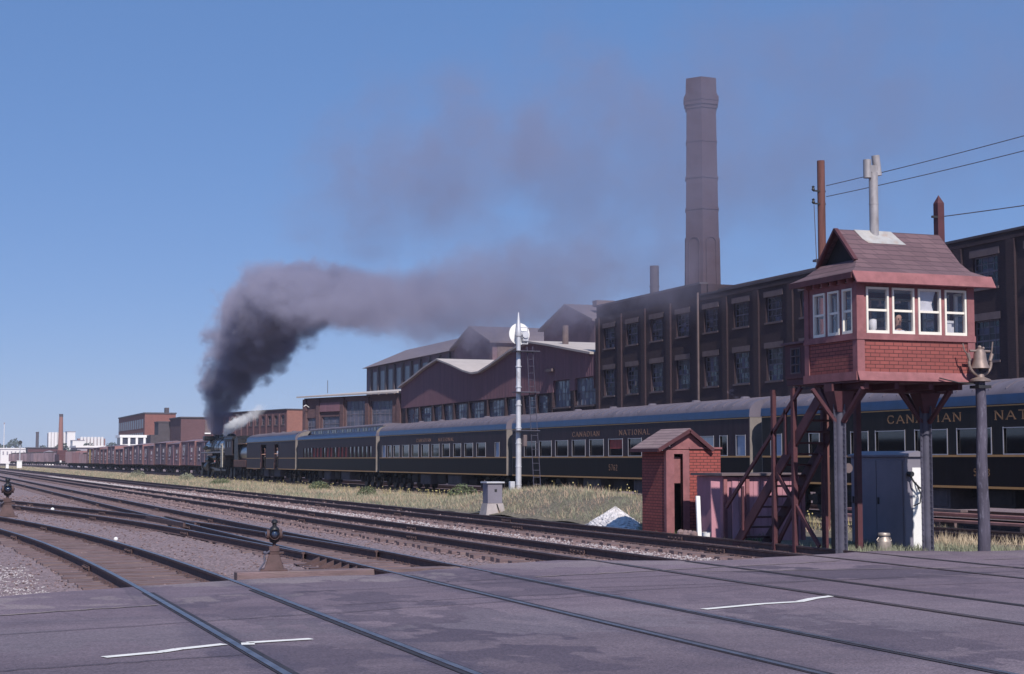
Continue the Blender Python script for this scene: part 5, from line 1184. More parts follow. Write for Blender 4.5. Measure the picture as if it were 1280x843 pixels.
# inside the cabin
itm = MB().lathe([(.09,0),(.10,.03),(.07,.08),(.07,.1),(.085,.12),(.09,.25),(.085,.3),(.03,.33)], (17.81, 27.31, 4.275), 14); wl_ = itm.build('water_cooler', mt['white'], None, smooth=True)
tag(wl_, 'white rounded cooler on the sill behind the leftmost road-side window', 'cooler')
pb = MB().box(19.5, 19.68, 27.3, 27.34, 4.29, 4.56); pb.box(19.6, 19.78, 27.36, 27.38, 4.29, 4.62); tag(pb.build('notice_papers', mt['whiteblind']), 'white papers propped behind the rightmost road-side window', 'papers')
pb = MB().box(17.5, 17.62, 27.45, 27.6, 4.29, 4.42); pb.box(17.5, 17.58, 27.3, 27.42, 4.29, 4.36); tag(pb.build('sill_clutter', mt['whiteblind']), 'small white things on the sill of the side window nearest the corner', 'clutter')
MB().box(x0+.11, x1-.11, y0+.11, y1-.11, 5.322, 5.35).build('ceiling', mt['white'], tw, world=True)
MB().box(x0+.101, x1-.101, y1-.115, y1-.101, 3.5, 4.28).build('rear_lining', mt['white'], tw, world=True)
tb = MB().box(17.45, 19.93, 27.205, 27.36, 4.22, 4.27); tb.build('desk', mt['tie'], tw, world=True)

# ------------------------------------------------------------------ people
def skin_body(name, joints, edges, parent, mat, world_off=(0,0,0), sub=2):
    me = bpy.data.meshes.new(name); me.from_pydata([Vector(j[0]) for j in joints], edges, []); me.materials.append(mat)
    o = bpy.data.objects.new(name, me); COL.objects.link(o); o.parent = parent
    o.modifiers.new('skin', 'SKIN')
    for i, v in enumerate(me.skin_vertices[0].data): v.radius = (joints[i][1], joints[i][1]*(joints[i][2] if len(joints[i]) > 2 else 1)); v.use_root = (i == 0)
    s = o.modifiers.new('sub', 'SUBSURF'); s.levels = sub; s.render_levels = sub
    return o
def person(loc, rotz, label, pose, shirt='shirt', stand=False):
    """torso-up frame in local metres: faces -y; z=0 is the seat or hip"""
    r = thing('person', label, 'person', loc, rot=rotz)
    hl, hr_ = pose
    J = [((0,0,0),.15,.7),((0,0,.22),.14,.7),((0,0,.42),.16,.65),((0,.0,.53),.07),((0,-.01,.62),.06),((0,-.02,.68),.075,1.1),((0,-.02,.78),.088,1.1),((0,-.01,.85),.06),
         ((.18,0,.48),.055),((.24,-.02,.26),.043),(hl[0],.036),((hl[0][0]*1.0,hl[0][1]-.07,hl[0][2]),.03),
         ((-.18,0,.48),.055),((-.24,-.02,.26),.043),(hr_[0],.036),((hr_[0][0],hr_[0][1]-.07,hr_[0][2]),.03),
         ((.1,0,-.02),.085),((.12,-.36,-.04),.06),((.12,-.38,-.42),.045),((-.1,0,-.02),.085),((-.12,-.36,-.04),.06),((-.12,-.38,-.42),.045)]
    if stand is True:
        for k_, (px_, pz_) in {17:(.11,-.42), 18:(.11,-.85), 20:(-.11,-.42), 21:(-.11,-.85)}.items(): J[k_] = ((px_, -.02, pz_), J[k_][1])
    if stand == 'perch':
        for k_, q_ in {17:(.11,-.12,-.18), 18:(.11,-.1,-.33), 20:(-.11,-.12,-.18), 21:(-.11,-.1,-.33)}.items(): J[k_] = (q_, .04)
    E = [(0,1),(1,2),(2,3),(3,4),(4,5),(5,6),(6,7),(2,8),(8,9),(9,10),(10,11),(2,12),(12,13),(13,14),(14,15),(0,16),(16,17),(17,18),(0,19),(19,20),(20,21)]
    skin_body('body', J, E, r, mt['skin'])
    SJ = [((0,0,-.02),.165,.72),((0,0,.22),.155,.72),((0,0,.43),.175,.68),((0,0,.50),.09),((.18,0,.48),.068),((.235,-.02,.29),.056),((-.18,0,.48),.068),((-.235,-.02,.29),.056)]
    skin_body('shirt', SJ, [(0,1),(1,2),(2,3),(2,4),(4,5),(2,6),(6,7)], r, mt[shirt])
    TJ = [((0,0,-.05),.16,.8),((.1,0,-.05),.1),((.12,-.36,-.07),.075),((.12,-.38,-.4),.06),((-.1,0,-.05),.1),((-.12,-.36,-.07),.075),((-.12,-.38,-.4),.06)]
    if stand == 'perch': TJ[2] = ((.11,-.12,-.18),.065); TJ[3] = ((.11,-.1,-.3),.05); TJ[5] = ((-.11,-.12,-.18),.065); TJ[6] = ((-.11,-.1,-.3),.05)
    if stand is True: TJ[2] = ((.11,-.02,-.42),.08); TJ[3] = ((.11,-.02,-.82),.07); TJ[5] = ((-.11,-.02,-.42),.08); TJ[6] = ((-.11,-.02,-.82),.07)
    skin_body('trousers', TJ, [(0,1),(1,2),(2,3),(0,4),(4,5),(5,6)], r, mt['under'])
    h = MB().sphere((0,.015,.80), .098, 8, sz=.95); hh = h.build('hair', mt['hair'], r, smooth=True)
    f = MB()
    for s in (-1, 1): f.sphere((s*.032,-.108,.745), .011, 5)
    f.build('eyes', mt['hair'], r); MB().sphere((0,-.12,.715), .014, 5, sz=1.6).build('nose', mt['skin'], r); MB().box(-.022,.022,-.112,-.104,.672,.68).build('mouth', mt['maroon'], r)
    for s in (-1, 1):                            # five bent fingers on each hand
        hp = (hl if s > 0 else hr_)[0]; b = Vector((hp[0], hp[1]-.09, hp[2])); m = MB()
        for k, (dx, ln) in enumerate(((-.026,.05),(-.009,.058),(.009,.054),(.026,.042))):
            p = b+Vector((dx,0,0)); q = p+Vector((0,-ln*.6,-.006)); q2 = q+Vector((0,-ln*.4,-.018)); m.tube([p,q,q2], .0085, 6)
        m.tube([b+Vector((-s*.028,.03,0)), b+Vector((-s*.05,.005,-.004)), b+Vector((-s*.052,-.02,-.012))], .01, 6)
        m.build('hand', mt['skin'], r, smooth=True)
    return r
person((18.52, 27.5, 3.88), 0, 'watchman in a pale shirt seated behind the second road-side tower window', (((.15,-.1,.42),), ((-.15,-.1,.42),)), 'shirt', 'perch')
MB_ = MB().cyl((18.52,27.54,3.5),(18.52,27.54,3.72), .03, n=8); MB_.cyl((18.52,27.54,3.72),(18.52,27.54,3.76), .18, n=14); MB_.cyl((18.52,27.54,3.5),(18.52,27.54,3.52), .16, n=14); tag(MB_.build('stool', mt['tie']), 'round stool under the seated watchman', 'stool')
person((TRX-HW+.12, 136.5, 1.97), R(-90), 'crewman leaning out of the left door of the baggage car', (((.2,-.16,.26),), ((-.2,-.16,.26),)), 'maroon', True)
person((TRX-HW+.12, 131.4, 1.97), R(-90), 'crewman in the right door of the baggage car', (((.2,-.16,.3),), ((-.2,-.16,.3),)), 'shirt', True)

# ------------------------------------------------------------------ bell on its pole
po = thing('bell_pole', 'dark weathered timber pole holding the crossing bell', 'pole', (19.98, 26.8, 0))
pm_ = MB(); prev = None; zs_ = np.linspace(-.25, 3.36, 14)
for a, b in zip(zs_[:-1], zs_[1:]): pm_.cyl((19.98+.012*math.sin(a*3), 26.8, a), (19.98+.012*math.sin(b*3), 26.8, b), .125-.008*a+.004*math.sin(a*9), .125-.008*b+.004*math.sin(b*9), 12)
pm_.build('shaft', mt['pole'], po, world=True, smooth=True)
MB().box(19.83,20.13,26.65,26.95,3.22,3.28).build('strap', mt['dark_steel'], po, world=True)
be = thing('crossing_bell', 'bronze crossing bell in a yoke on top of the dark pole', 'bell', (19.98, 26.8, 3.36)); be.scale = (1.22,)*3
MB().lathe([(.17,0),(.17,.03),(.07,.07),(.06,.12)], (0,0,0), 16).build('base', mt['bellmetal'], be, smooth=True)
yk = MB(); pts = [(.215*math.sin(a), 0, .30-.20*math.cos(a)) for a in np.linspace(-math.pi*.55, math.pi*.55, 15)]; yk.tube([Vector(p) for p in pts], .026, 8)
yk.cyl((-.2,0,.34), (-.24,0,.46), .03, n=8); yk.cyl((.2,0,.34), (.24,0,.46), .03, n=8); yk.tube([(-.22,0,.42),(-.3,0,.5),(-.33,0,.62)], .012); yk.tube([(.22,0,.42),(.24,0,.52),(.26,0,.66)], .012)
yk.build('yoke', mt['bellmetal'], be, smooth=True)
MB().lathe([(.165,.215),(.162,.225),(.13,.28),(.108,.36),(.098,.46),(.075,.52),(.02,.55)], (0,0,0), 20).build('bell_body', mt['bellmetal'], be, smooth=True)
ck = MB().cyl((-.2,0,.5),(.2,0,.5),.02,n=8); ck.sphere((0,0,.56),.035,6); ck.sphere((.07,0,.55),.025,6); ck.build('crown', mt['bellmetal'], be)
MB().cyl((0,0,.2),(0,0,.42),.012,n=6).sphere((0,0,.2),.03,6).build('clapper', mt['dark_steel'], be)
MB().tube([(19.9,26.75,3.30),(19.5,26.85,3.33),(19.1,26.93,3.42)], .013).build('bell_rod', mt['dark_steel'], po, world=True)

# poles and wires
def pole(name, x, y, r, h, label, mat, square=False):
    o = thing(name, label, 'pole', (x, y, 0)); m = MB()
    if square: m.box(x-r, x+r, y-r, y+r, -.3, h-.18); m.add([(x-r,y-r,h-.18),(x+r,y-r,h-.18),(x+r,y+r,h-.18),(x-r,y+r,h-.18),(x,y,h+.02)], [(0,1,4),(1,2,4),(2,3,4),(3,0,4)])
    else: m.cyl((x,y,-.3),(x,y,h), r*1.15, r, 14)
    m.build('shaft', mt[mat], o, world=True, smooth=not square); return o
p1 = pole('wire_pole', 23.0, 37.65, .105, 9.95, 'tall round red-brown pole behind the tower roof', 'redpole')
for z in (9.1, 8.75):
    MB().beam((22.72,37.6,z),(23.1,37.6,z),.04).build('insulator_pin', mt['dark_steel'], p1, world=True); MB().lathe([(.03,0),(.05,.03),(.03,.08),(.045,.11),(.01,.14)], (22.72,37.6,z), 8).build('insulator', mt['dark_steel'], p1, world=True)
pm2 = MB().box(20.062, 20.22, 28.22, 28.38, 3.4, 7.2); pm2.add([(20.062,28.22,7.2),(20.22,28.22,7.2),(20.22,28.38,7.2),(20.062,28.38,7.2),(20.14,28.3,7.38)], [(0,1,4),(1,2,4),(2,3,4),(3,0,4)])
sp2 = pm2.build('pointed_post', mt['maroon'], tw, world=True)
MB().beam((19.93,28.25,6.9),(20.1,28.25,6.9),.045).build('insulator_pin', mt['dark_steel'], sp2, world=True)
def wire(a, b, sag, label):
    pts = [Vector(a).lerp(Vector(b), t)-Vector((0,0,sag*4*t*(1-t))) for t in np.linspace(0, 1, 25)]
    tag(MB().tube(pts, .011, 5).build('overhead_wire', mt['coping']), label, 'wire', 'overhead wires')
wire((23.1,37.55,9.25), (27.4,16.5,10.6), .25, 'upper of the two wires leaving the tall round pole')
wire((23.1,37.55,8.95), (27.4,16.5,10.2), .28, 'lower of the two wires leaving the tall round pole')
wire((20.22,28.25,6.92), (25.0,14.5,7.3), .12, 'single wire leaving the pointed maroon post')
wire((22.74,37.6,8.7), (22.2,36.4,3.3), .0, 'thin down wire left of the tall round pole')

# ------------------------------------------------------------------ red hut, bin, cabinet, can and bits
hu = thing('red_hut', 'small red brick-pattern hut with a shingled gable roof and open doorway', 'hut', (18.0, 37.0, 0))
hx0, hx1, hy0, hy1 = 17.75, 19.28, 36.6, 38.05      # wide wing is the lower lean-to on the right
MB().wally(hy0, hy0+.08, hx0+.08, hx1-.0, -.3, 2.06, [(17.95,18.2,-.2,1.96)]).wallx(hx0, hx0+.08, hy0+.08, hy1, -.3, 2.02).wally(hy1-.08, hy1, hx0+.08, hx1, -.3, 2.02).wallx(hx1-.08, hx1, hy0+.08, hy1-.08, -.3, 2.06).build('wall', mt['hut_brick'], hu, world=True)
pj = MB().box(hx0-.02, 17.95, hy0-.03, hy0+.1, -.25, 2.04); pj.box(18.2, 18.38, hy0-.03, hy0+.1, -.25, 2.04); pj.box(17.951, 18.199, hy0-.028, hy0+.1, 1.94, 2.04)
pj.build('door_frame', mt['pink'], hu, world=True)
MB().box(18.382, hx1+.03, hy0-.04, hy1+.03, 2.062, 2.11).build('lean_to_cap', mt['pink'], hu, world=True)
MB().ext([(hx0+.02,2.042),(18.93,2.042),(18.36,2.5)], 'y', hy0+.0, hy0+.06).build('gable', mt['pink'], hu, world=True)
hr_ = MB()
gx = 18.36
for xa, za, s in ((hx0-.28, 2.02, 1), (gx+.66, 2.06, -1)):
    hr_.add([(xa,hy0-.12,za),(gx,hy0-.12,2.54),(gx,hy1+.12,2.54),(xa,hy1+.12,za),(xa,hy0-.12,za+.05),(gx,hy0-.12,2.59),(gx,hy1+.12,2.59),(xa,hy1+.12,za+.05)], [(0,1,2,3),(7,6,5,4),(0,4,5,1),(1,5,6,2),(2,6,7,3),(3,7,4,0)])
hrf = hr_.build('roof', mt['hut_roof'], hu, world=True)
vg = MB().beam((hx0-.28,hy0-.13,2.03),(gx,hy0-.13,2.53),.03,.09).beam((gx+.66,hy0-.13,2.03),(gx,hy0-.13,2.53),.03,.09); vg.box(hx0-.30,hx0-.25,hy0-.12,hy1+.12,1.99,2.08); vg.build('barge_board', mt['maroon'], hrf, world=True)
dr = MB().box(18.0, 18.19, hy0+.11, hy0+.14, 1.2, 1.86); dr.build('hanging_board', mt['pink'], hu, world=True)
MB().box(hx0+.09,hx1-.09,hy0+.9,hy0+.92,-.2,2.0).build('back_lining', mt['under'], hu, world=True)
# pile of pale gravel
gp = MB(); gx_, gy_ = 18.3, 41.0; n1, n2 = 60, 30
vs = [];
for j in range(n2+1):
    for i in range(n1):
        r_ = j/n2; a = 2*math.pi*i/n1; rr = r_*(1+.12*math.sin(3*a+1)+.05*random.uniform(-1,1)); z = .68*(1-r_)**.95*(1+.05*random.uniform(-1,1)) if j else .7
        vs.append((gx_+rr*.95*math.cos(a), gy_+rr*1.25*math.sin(a), z-.2))
gp.add(vs, [(j*n1+i, j*n1+(i+1)%n1, (j+1)*n1+(i+1)%n1, (j+1)*n1+i) for j in range(n2) for i in range(n1)]+[tuple(range(n1))])
tag(gp.build('gravel_pile', mt['gravelpile'], smooth=False), 'pale heap of gravel beside the rails left of the red hut', 'gravel pile')
# timber bin behind the stairs
bi = thing('coal_bin', 'weathered pink board bin with a lid behind the tower stairs', 'bin', (19.2, 34.4, 0))
bb = MB(); x_ = 18.15
while x_ < 20.3: bb.box(x_, x_+.19, 34.3, 34.34, -.25, 1.38+random.uniform(-.02,.02)); x_ += .2
bb.box(18.15, 18.19, 34.341, 35.7, -.25, 1.4); bb.box(20.3,20.34,34.341,35.7,-.25,1.4); bb.box(18.19,20.3,35.66,35.7,-.25,1.4)
bb.build('boards', mt['pinkpale'], bi, world=True)
fb = MB()
for x_ in (18.12, 18.72, 19.5, 20.25): fb.box(x_, x_+.09, 34.24, 34.3, -.25, 1.4)
fb.box(18.0, 20.04, 34.242, 34.298, 1.05, 1.15) if False else None
fb.build('battens', mt['pink'], bi, world=True)
MB().box(18.02, 20.45, 34.15, 35.8, 1.41, 1.47).build('lid', mt['lintel'], bi, world=True)
for x_, l_, w_, m_, lab in ((17.72, .30, .24, 'pinkpale', 'wide pink board leaning on the bin nearest the stairs foot'), (18.25, .2, .16, 'pinkpale', 'narrower pink board leaning beside the wide one')):
    b_ = MB().beam((x_, 33.9, -.2), (x_+.1, 34.12, 1.28), w_, .04, up=(0,1,.2)); tag(b_.build('leaning_board', mt[m_]), lab, 'board', 'boards leaning on the bin')
tag(MB().beam((17.62, 34.55, -.2), (17.68, 34.75, .92), .10, .05, up=(0,1,0)).build('white_stake', mt['white']), 'white-painted stake standing between the hut and the bin', 'stake')
bk = thing('bucket', 'white bucket on the ground between the hut and the stairs', 'bucket', (17.62, 34.15, -.2))
MB().lathe([(.10,0),(.125,.27),(.135,.28),(.12,.275),(.09,.03)], (0,0,0), 16).build('pail', mt['white'], bk, smooth=True); MB().tube([Vector((.13*math.cos(a),0,.27+.06*math.sin(a))) for a in np.linspace(0,math.pi,9)], .006).build('handle', mt['dark_steel'], bk)
rk = MB()
for i in range(6): rk.sphere((17.55+random.uniform(-.18,.1), 34.9+random.uniform(-.3,.3), -.1+random.uniform(0,.12)), random.uniform(.08,.15), 5)
tag(rk.build('stone_heap', mt['darkstone']), 'small dark heap of stones beside the white bucket', 'stones')
# grey equipment cabinet
cx0, cx1, cy0, cy1 = 20.35, 20.98, 30.05, 32.2
cbn = thing('equipment_cabinet', 'tall grey steel cabinet between the tower columns', 'cabinet', (20.6, 31, 0))
MB().box(cx0, cx1, cy0, cy1, -.22, 1.86).build('body', mt['cabinet'], cbn, world=True, bevel=.015)
MB().ext([(cx0-.05,1.86),(cx0-.05,1.90),((cx0+cx1)/2,1.99),(cx1+.05,1.90),(cx1+.05,1.86)], 'y', cy0-.06, cy1+.06).build('roof', mt['cabinet'], cbn, world=True)
for a, b in ((cy0+.06, (cy0+cy1)/2-.01), ((cy0+cy1)/2+.01, cy1-.06)):
    d = MB().box(cx0-.022, cx0-.001, a, b, -.1, 1.78).build('door', mt['cabinet'], cbn, world=True, bevel=.006); MB().box(cx0-.05, cx0-.022, b-.1, b-.06, .8, .95).build('handle', mt['dark_steel'], d, world=True)
MB().box(cx0+.2, cx1-.02, cy0-.012, cy0-.001, -.15, 1.62).build('painted_sunlight_sheet', mt['white'], cbn, world=True)  # white sheet puts the sunlight on this end into its colour
MB().tube([Vector(p) for p in ((20.46,30.0,1.45),(20.5,29.9,1.3),(20.62,29.88,1.18),(20.75,29.95,1.16))], .02).tube([Vector(p) for p in ((20.6,30.0,1.3),(20.68,29.92,1.05),(20.64,29.9,.85),(20.52,29.98,.78))], .015).cyl((20.46,30.04,1.48),(20.46,29.92,1.48),.06,n=10).build('conduit', mt['dark_steel'], cbn, world=True)
mc = thing('milk_can', 'dented metal milk can in front of the grey cabinet', 'milk can', (19.11, 29.0, -.2))
MB().lathe([(.15,0),(.155,.02),(.15,.27),(.145,.3),(.10,.36),(.10,.40),(.13,.41),(.13,.44),(.12,.46),(.03,.47)], (0,0,0), 20).build('body', mt['can'], mc, smooth=True)
for s in (-1,1): MB().tube([(s*.14,0,.27),(s*.18,0,.31),(s*.13,0,.37)], .01).build('handle', mt['can'], mc)
fl_ = thing('flood_lamp', 'small round lamp on the dark post behind the stairs', 'lamp', (18.05, 28.85, 1.62)); MB().cyl((0,-.06,0),(0,-.2,0),.09,.11,14).build('housing', mt['dark_steel'], fl_, smooth=True); MB().cyl((0,-.2,0),(0,-.205,0),.1,.1,14).build('lamp_glass', mt['lintel'], fl_)
# spare rails and timber before the train
for i, (x_, y0_, y1_, z_, lab, m_) in enumerate(((26.9, 33.0, 44.0, .12, 'lowest rusty rail of the pile before the nearest coach', 'box_trim'), (27.1, 32.0, 43.0, .30, 'rusty rail lying on top of the pile before the nearest coach', 'box_trim'),
        (26.8, 55.8, 63.2, .18, 'lower brown plank of the stack left of the red hut', 'box_trim'), (26.9, 56.4, 61.2, .34, 'upper short plank of the stack left of the red hut', 'goldpale'), (26.6, 36.5, 38.5, .42, 'pale short plank on the rusty rails before the nearest coach', 'lintel'))):
    tag(MB().box(x_-.12, x_+.12, y0_, y1_, z_-.06, z_+.02).build('spare_rail' if i < 2 else 'plank', mt[m_], bevel=.01), lab, 'rail' if i < 2 else 'plank')
sb = MB()
for y_ in (34, 38, 42.5, 57, 60.6): sb.box(26.55, 27.35, y_-.12, y_+.12, -.22, .06)
for y_ in (34, 38, 42.5, 57, 60.6):
    tag(MB().box(26.55, 27.35, y_-.12, y_+.12, -.22, .055 if y_ < 50 else .11).build('sleeper_block', mt['tie']), {34:'nearest',38:'second',42.5:'third',57:'fourth',60.6:'farthest'}[y_]+' timber block under the stacked rails and planks by the train', 'timber block', 'timber blocks under the rail pile')

# ------------------------------------------------------------------ signal mast and trackside boxes
sg = thing('signal_mast', 'tall white signal mast with a round disc and side ladder', 'railway signal', (22, 58.5, 0)); sgp = (22.0, 58.5)
ms_ = MB().cyl((22,58.5,-.1),(22,58.5,3.0),.115,.105,14).cyl((22,58.5,3.0),(22,58.5,6.6),.10,.085,14).lathe([(.11,6.6),(.125,6.65),(.11,6.85),(.02,7.55)], (22,58.5,0), 12)
for z in (.8,1.5,2.4,3.0,3.9,4.6,5.4,6.0): ms_.cyl((22,58.5,z),(22,58.5,z+.04),.125,n=12)
ms_.build('mast', mt['silver'], sg, world=True, smooth=True)
hd = Vector((-22,-58.5,0)).normalized()
dc = Vector((22.12,58.75,6.72)); MB().cyl(dc, dc+Vector((.0,-.03,0)), .43, n=28).build('disc', mt['white'], sg, world=True, smooth=True)
sc2 = MB().cyl(dc+Vector((.17,-.05,-.05)), dc+Vector((.17,-.3,-.05)), .13, n=14).box(dc.x+.08, dc.x+.3, dc.y-.25, dc.y-.05, dc.z-.28, dc.z+.0).tube([dc+Vector((.0,-.2,.25)), dc+Vector((.28,-.2,.25)), dc+Vector((.28,-.2,-.4)), dc+Vector((-.05,-.2,-.4))], .02)
sc2.build('signal_head', mt['silver'], sg, world=True)
la = MB()
for s in (0, .3): la.tube([(22.55+s*.9, 58.2-s*.2, 0.1), (22.28+s*.7, 58.3-s*.2, 6.2)], .014, 5)
for k in range(22): z = .3+k*.27; t = z/6.2; la.tube([(22.55-.27*t, 58.2+.1*t, z), (22.82-.33*t, 58.14+.1*t, z)], .010, 4)
la.build('ladder', mt['steel'], sg, world=True)
pf = MB()
for z in (2.9, 4.4, 6.0): pf.box(21.75, 22.75, 58.1, 58.6, z, z+.03)
pf.build('bracket_step', mt['steel'], sg, world=True)
MB().box(21.55,21.75,58.2,58.4,.2,.95).build('relay_case', mt['silver'], sg, world=True, bevel=.02)
MB().box(22.1,22.25,58.2,58.4,2.3,2.75).build('relay_case', mt['lintel'], sg, world=True, bevel=.02)
rx, ry = 18.35, 51.3
rp = thing('relay_pillar', 'grey metal relay pillar on a concrete footing in the grass', 'relay box', (rx, ry, 0))
MB().box(rx-.26, rx+.26, ry-.26, ry+.26, .32, 1.0).build('box', mt['cabinet'], rp, world=True, bevel=.01); MB().box(rx-.32, rx+.32, ry-.32, ry+.32, 1.0, 1.05).build('cap', mt['silver'], rp, world=True)
MB().add([(rx-.4,ry-.4,-.3),(rx+.4,ry-.4,-.3),(rx+.4,ry+.4,-.3),(rx-.4,ry+.4,-.3),(rx-.28,ry-.28,.32),(rx+.28,ry-.28,.32),(rx+.28,ry+.28,.32),(rx-.28,ry+.28,.32)], [(0,3,2,1),(4,5,6,7),(0,1,5,4),(1,2,6,5),(2,3,7,6),(3,0,4,7)]).build('footing', mt['concrete'], rp, world=True)
MB().tube([(rx+.05,ry-.3,.3),(rx+.1,ry-.36,.1),(rx+.22,ry-.42,-.15)], .02).build('cable', mt['rubber'], rp, world=True); MB().box(rx-.02,rx+.06,ry-.28,ry-.26,.72,.8).build('lock', mt['dark_steel'], rp, world=True)
for (bx_, by_, w_, h_, lab) in ((19.9, 344, .5, 1.5, 'white relay box far off at the foot of the thin signal post'), (17.6, 345, .28, .9, 'smaller white relay box at the far left edge')):
    r = thing('far_relay_box', lab, 'relay box', (bx_, by_, 0)); MB().box(bx_-w_, bx_+w_, by_-.4, by_+.4, -.3, h_).build('box', mt['white'], r, world=True); MB().box(bx_-w_-.08, bx_+w_+.08, by_-.5, by_+.5, h_, h_+.08).build('cap', mt['white'], r, world=True)
r = thing('far_signal_post', 'thin far signal post rising behind the white relay box', 'railway signal', (20.1, 346, 0)); MB().cyl((20.1,346,-.3),(20.1,346,5.4),.1,n=8).build('post', mt['silver'], r, world=True); MB().cyl((20.1,345.8,5.3),(20.1,345.7,5.3),.4,n=14).build('head', mt['dark_steel'], r, world=True)

# ------------------------------------------------------------------ switch stands
def switch_stand(x, y, z, s, label, zrot):
    r = thing('switch_stand', label, 'switch stand', (x, y, z), 'switch stands with lamps', rot=zrot)
    b = MB().add([(-.17*s,-.12*s,0),(.17*s,-.12*s,0),(.17*s,.12*s,0),(-.17*s,.12*s,0),(-.085*s,-.07*s,.27*s),(.085*s,-.07*s,.27*s),(.085*s,.07*s,.27*s),(-.085*s,.07*s,.27*s)], [(0,3,2,1),(4,5,6,7),(0,1,5,4),(1,2,6,5),(2,3,7,6),(3,0,4,7)])
    b.box(-.22*s,.22*s,-.14*s,.14*s,-.02*s,.03*s); b.box(-.2*s,.16*s,-.05*s,.05*s,.27*s,.31*s); b.build('stand', mt['rail_rust'], r, bevel=.008)
    MB().box(-.085*s,.085*s,-.06*s,.06*s,.31*s,.40*s).cyl((0,0,.4*s),(0,0,.47*s),.03*s,n=10).build('spindle_box', mt['rail_rust'], r, bevel=.006)
    lv = MB().tube([Vector(p)*s for p in ((-.07,-.1,.33),(-.16,-.1,.26),(-.15,-.11,.15),(-.24,-.12,.02))], .016*s, 6).sphere(Vector((-.15,-.1,.3))*s, .03*s, 5); lv.build('throw_lever', mt['steel'], r, smooth=True)
    lamp = MB().lathe([(.03,.45),(.07,.47),(.085,.50),(.088,.66),(.07,.70),(.035,.73),(.035,.77),(.055,.78),(.05,.82),(.02,.84)], (0,0,0), 16)
    for k, v in enumerate(lamp.v): lamp.v[k] = (v[0]*s, v[1]*s, v[2]*s)
    lo_ = lamp.build('lamp_body', mt['black_iron'], r, smooth=True)
    for i in range(4):
        a = i*math.pi/2+.05; d = Vector((math.cos(a), math.sin(a), 0)); c = Vector((0,0,.595))*s
        MB().cyl(c+d*.08*s, c+d*.125*s, .075*s, .085*s, 16, caps=False).build('lens_hood', mt['rail_rust'], lo_)
        ln = MB().sphere(c+d*.085*s, .062*s, 7); ln.build('lens', mt['lens'], lo_, smooth=True)
    return r
switch_stand(5.55, 26.15, -.02, 1.0, 'rusty switch stand with a dark-lensed lamp at the road edge, right of the nearest track', R(-12))
switch_stand(2.95, 57.2, -.15, 1.58, 'taller switch stand near the left edge of the picture', R(-3))
for x_, y_, s_, lab in ((5.0, 64.5, .075, 'white stone lying between the tracks behind the left switch stand'), (4.6, 40, .055, 'small white stone beside the turnout rails')):
    tag(MB().sphere((x_, y_, -.13), s_, 5).build('white_stone', mt['white']), lab, 'stone')

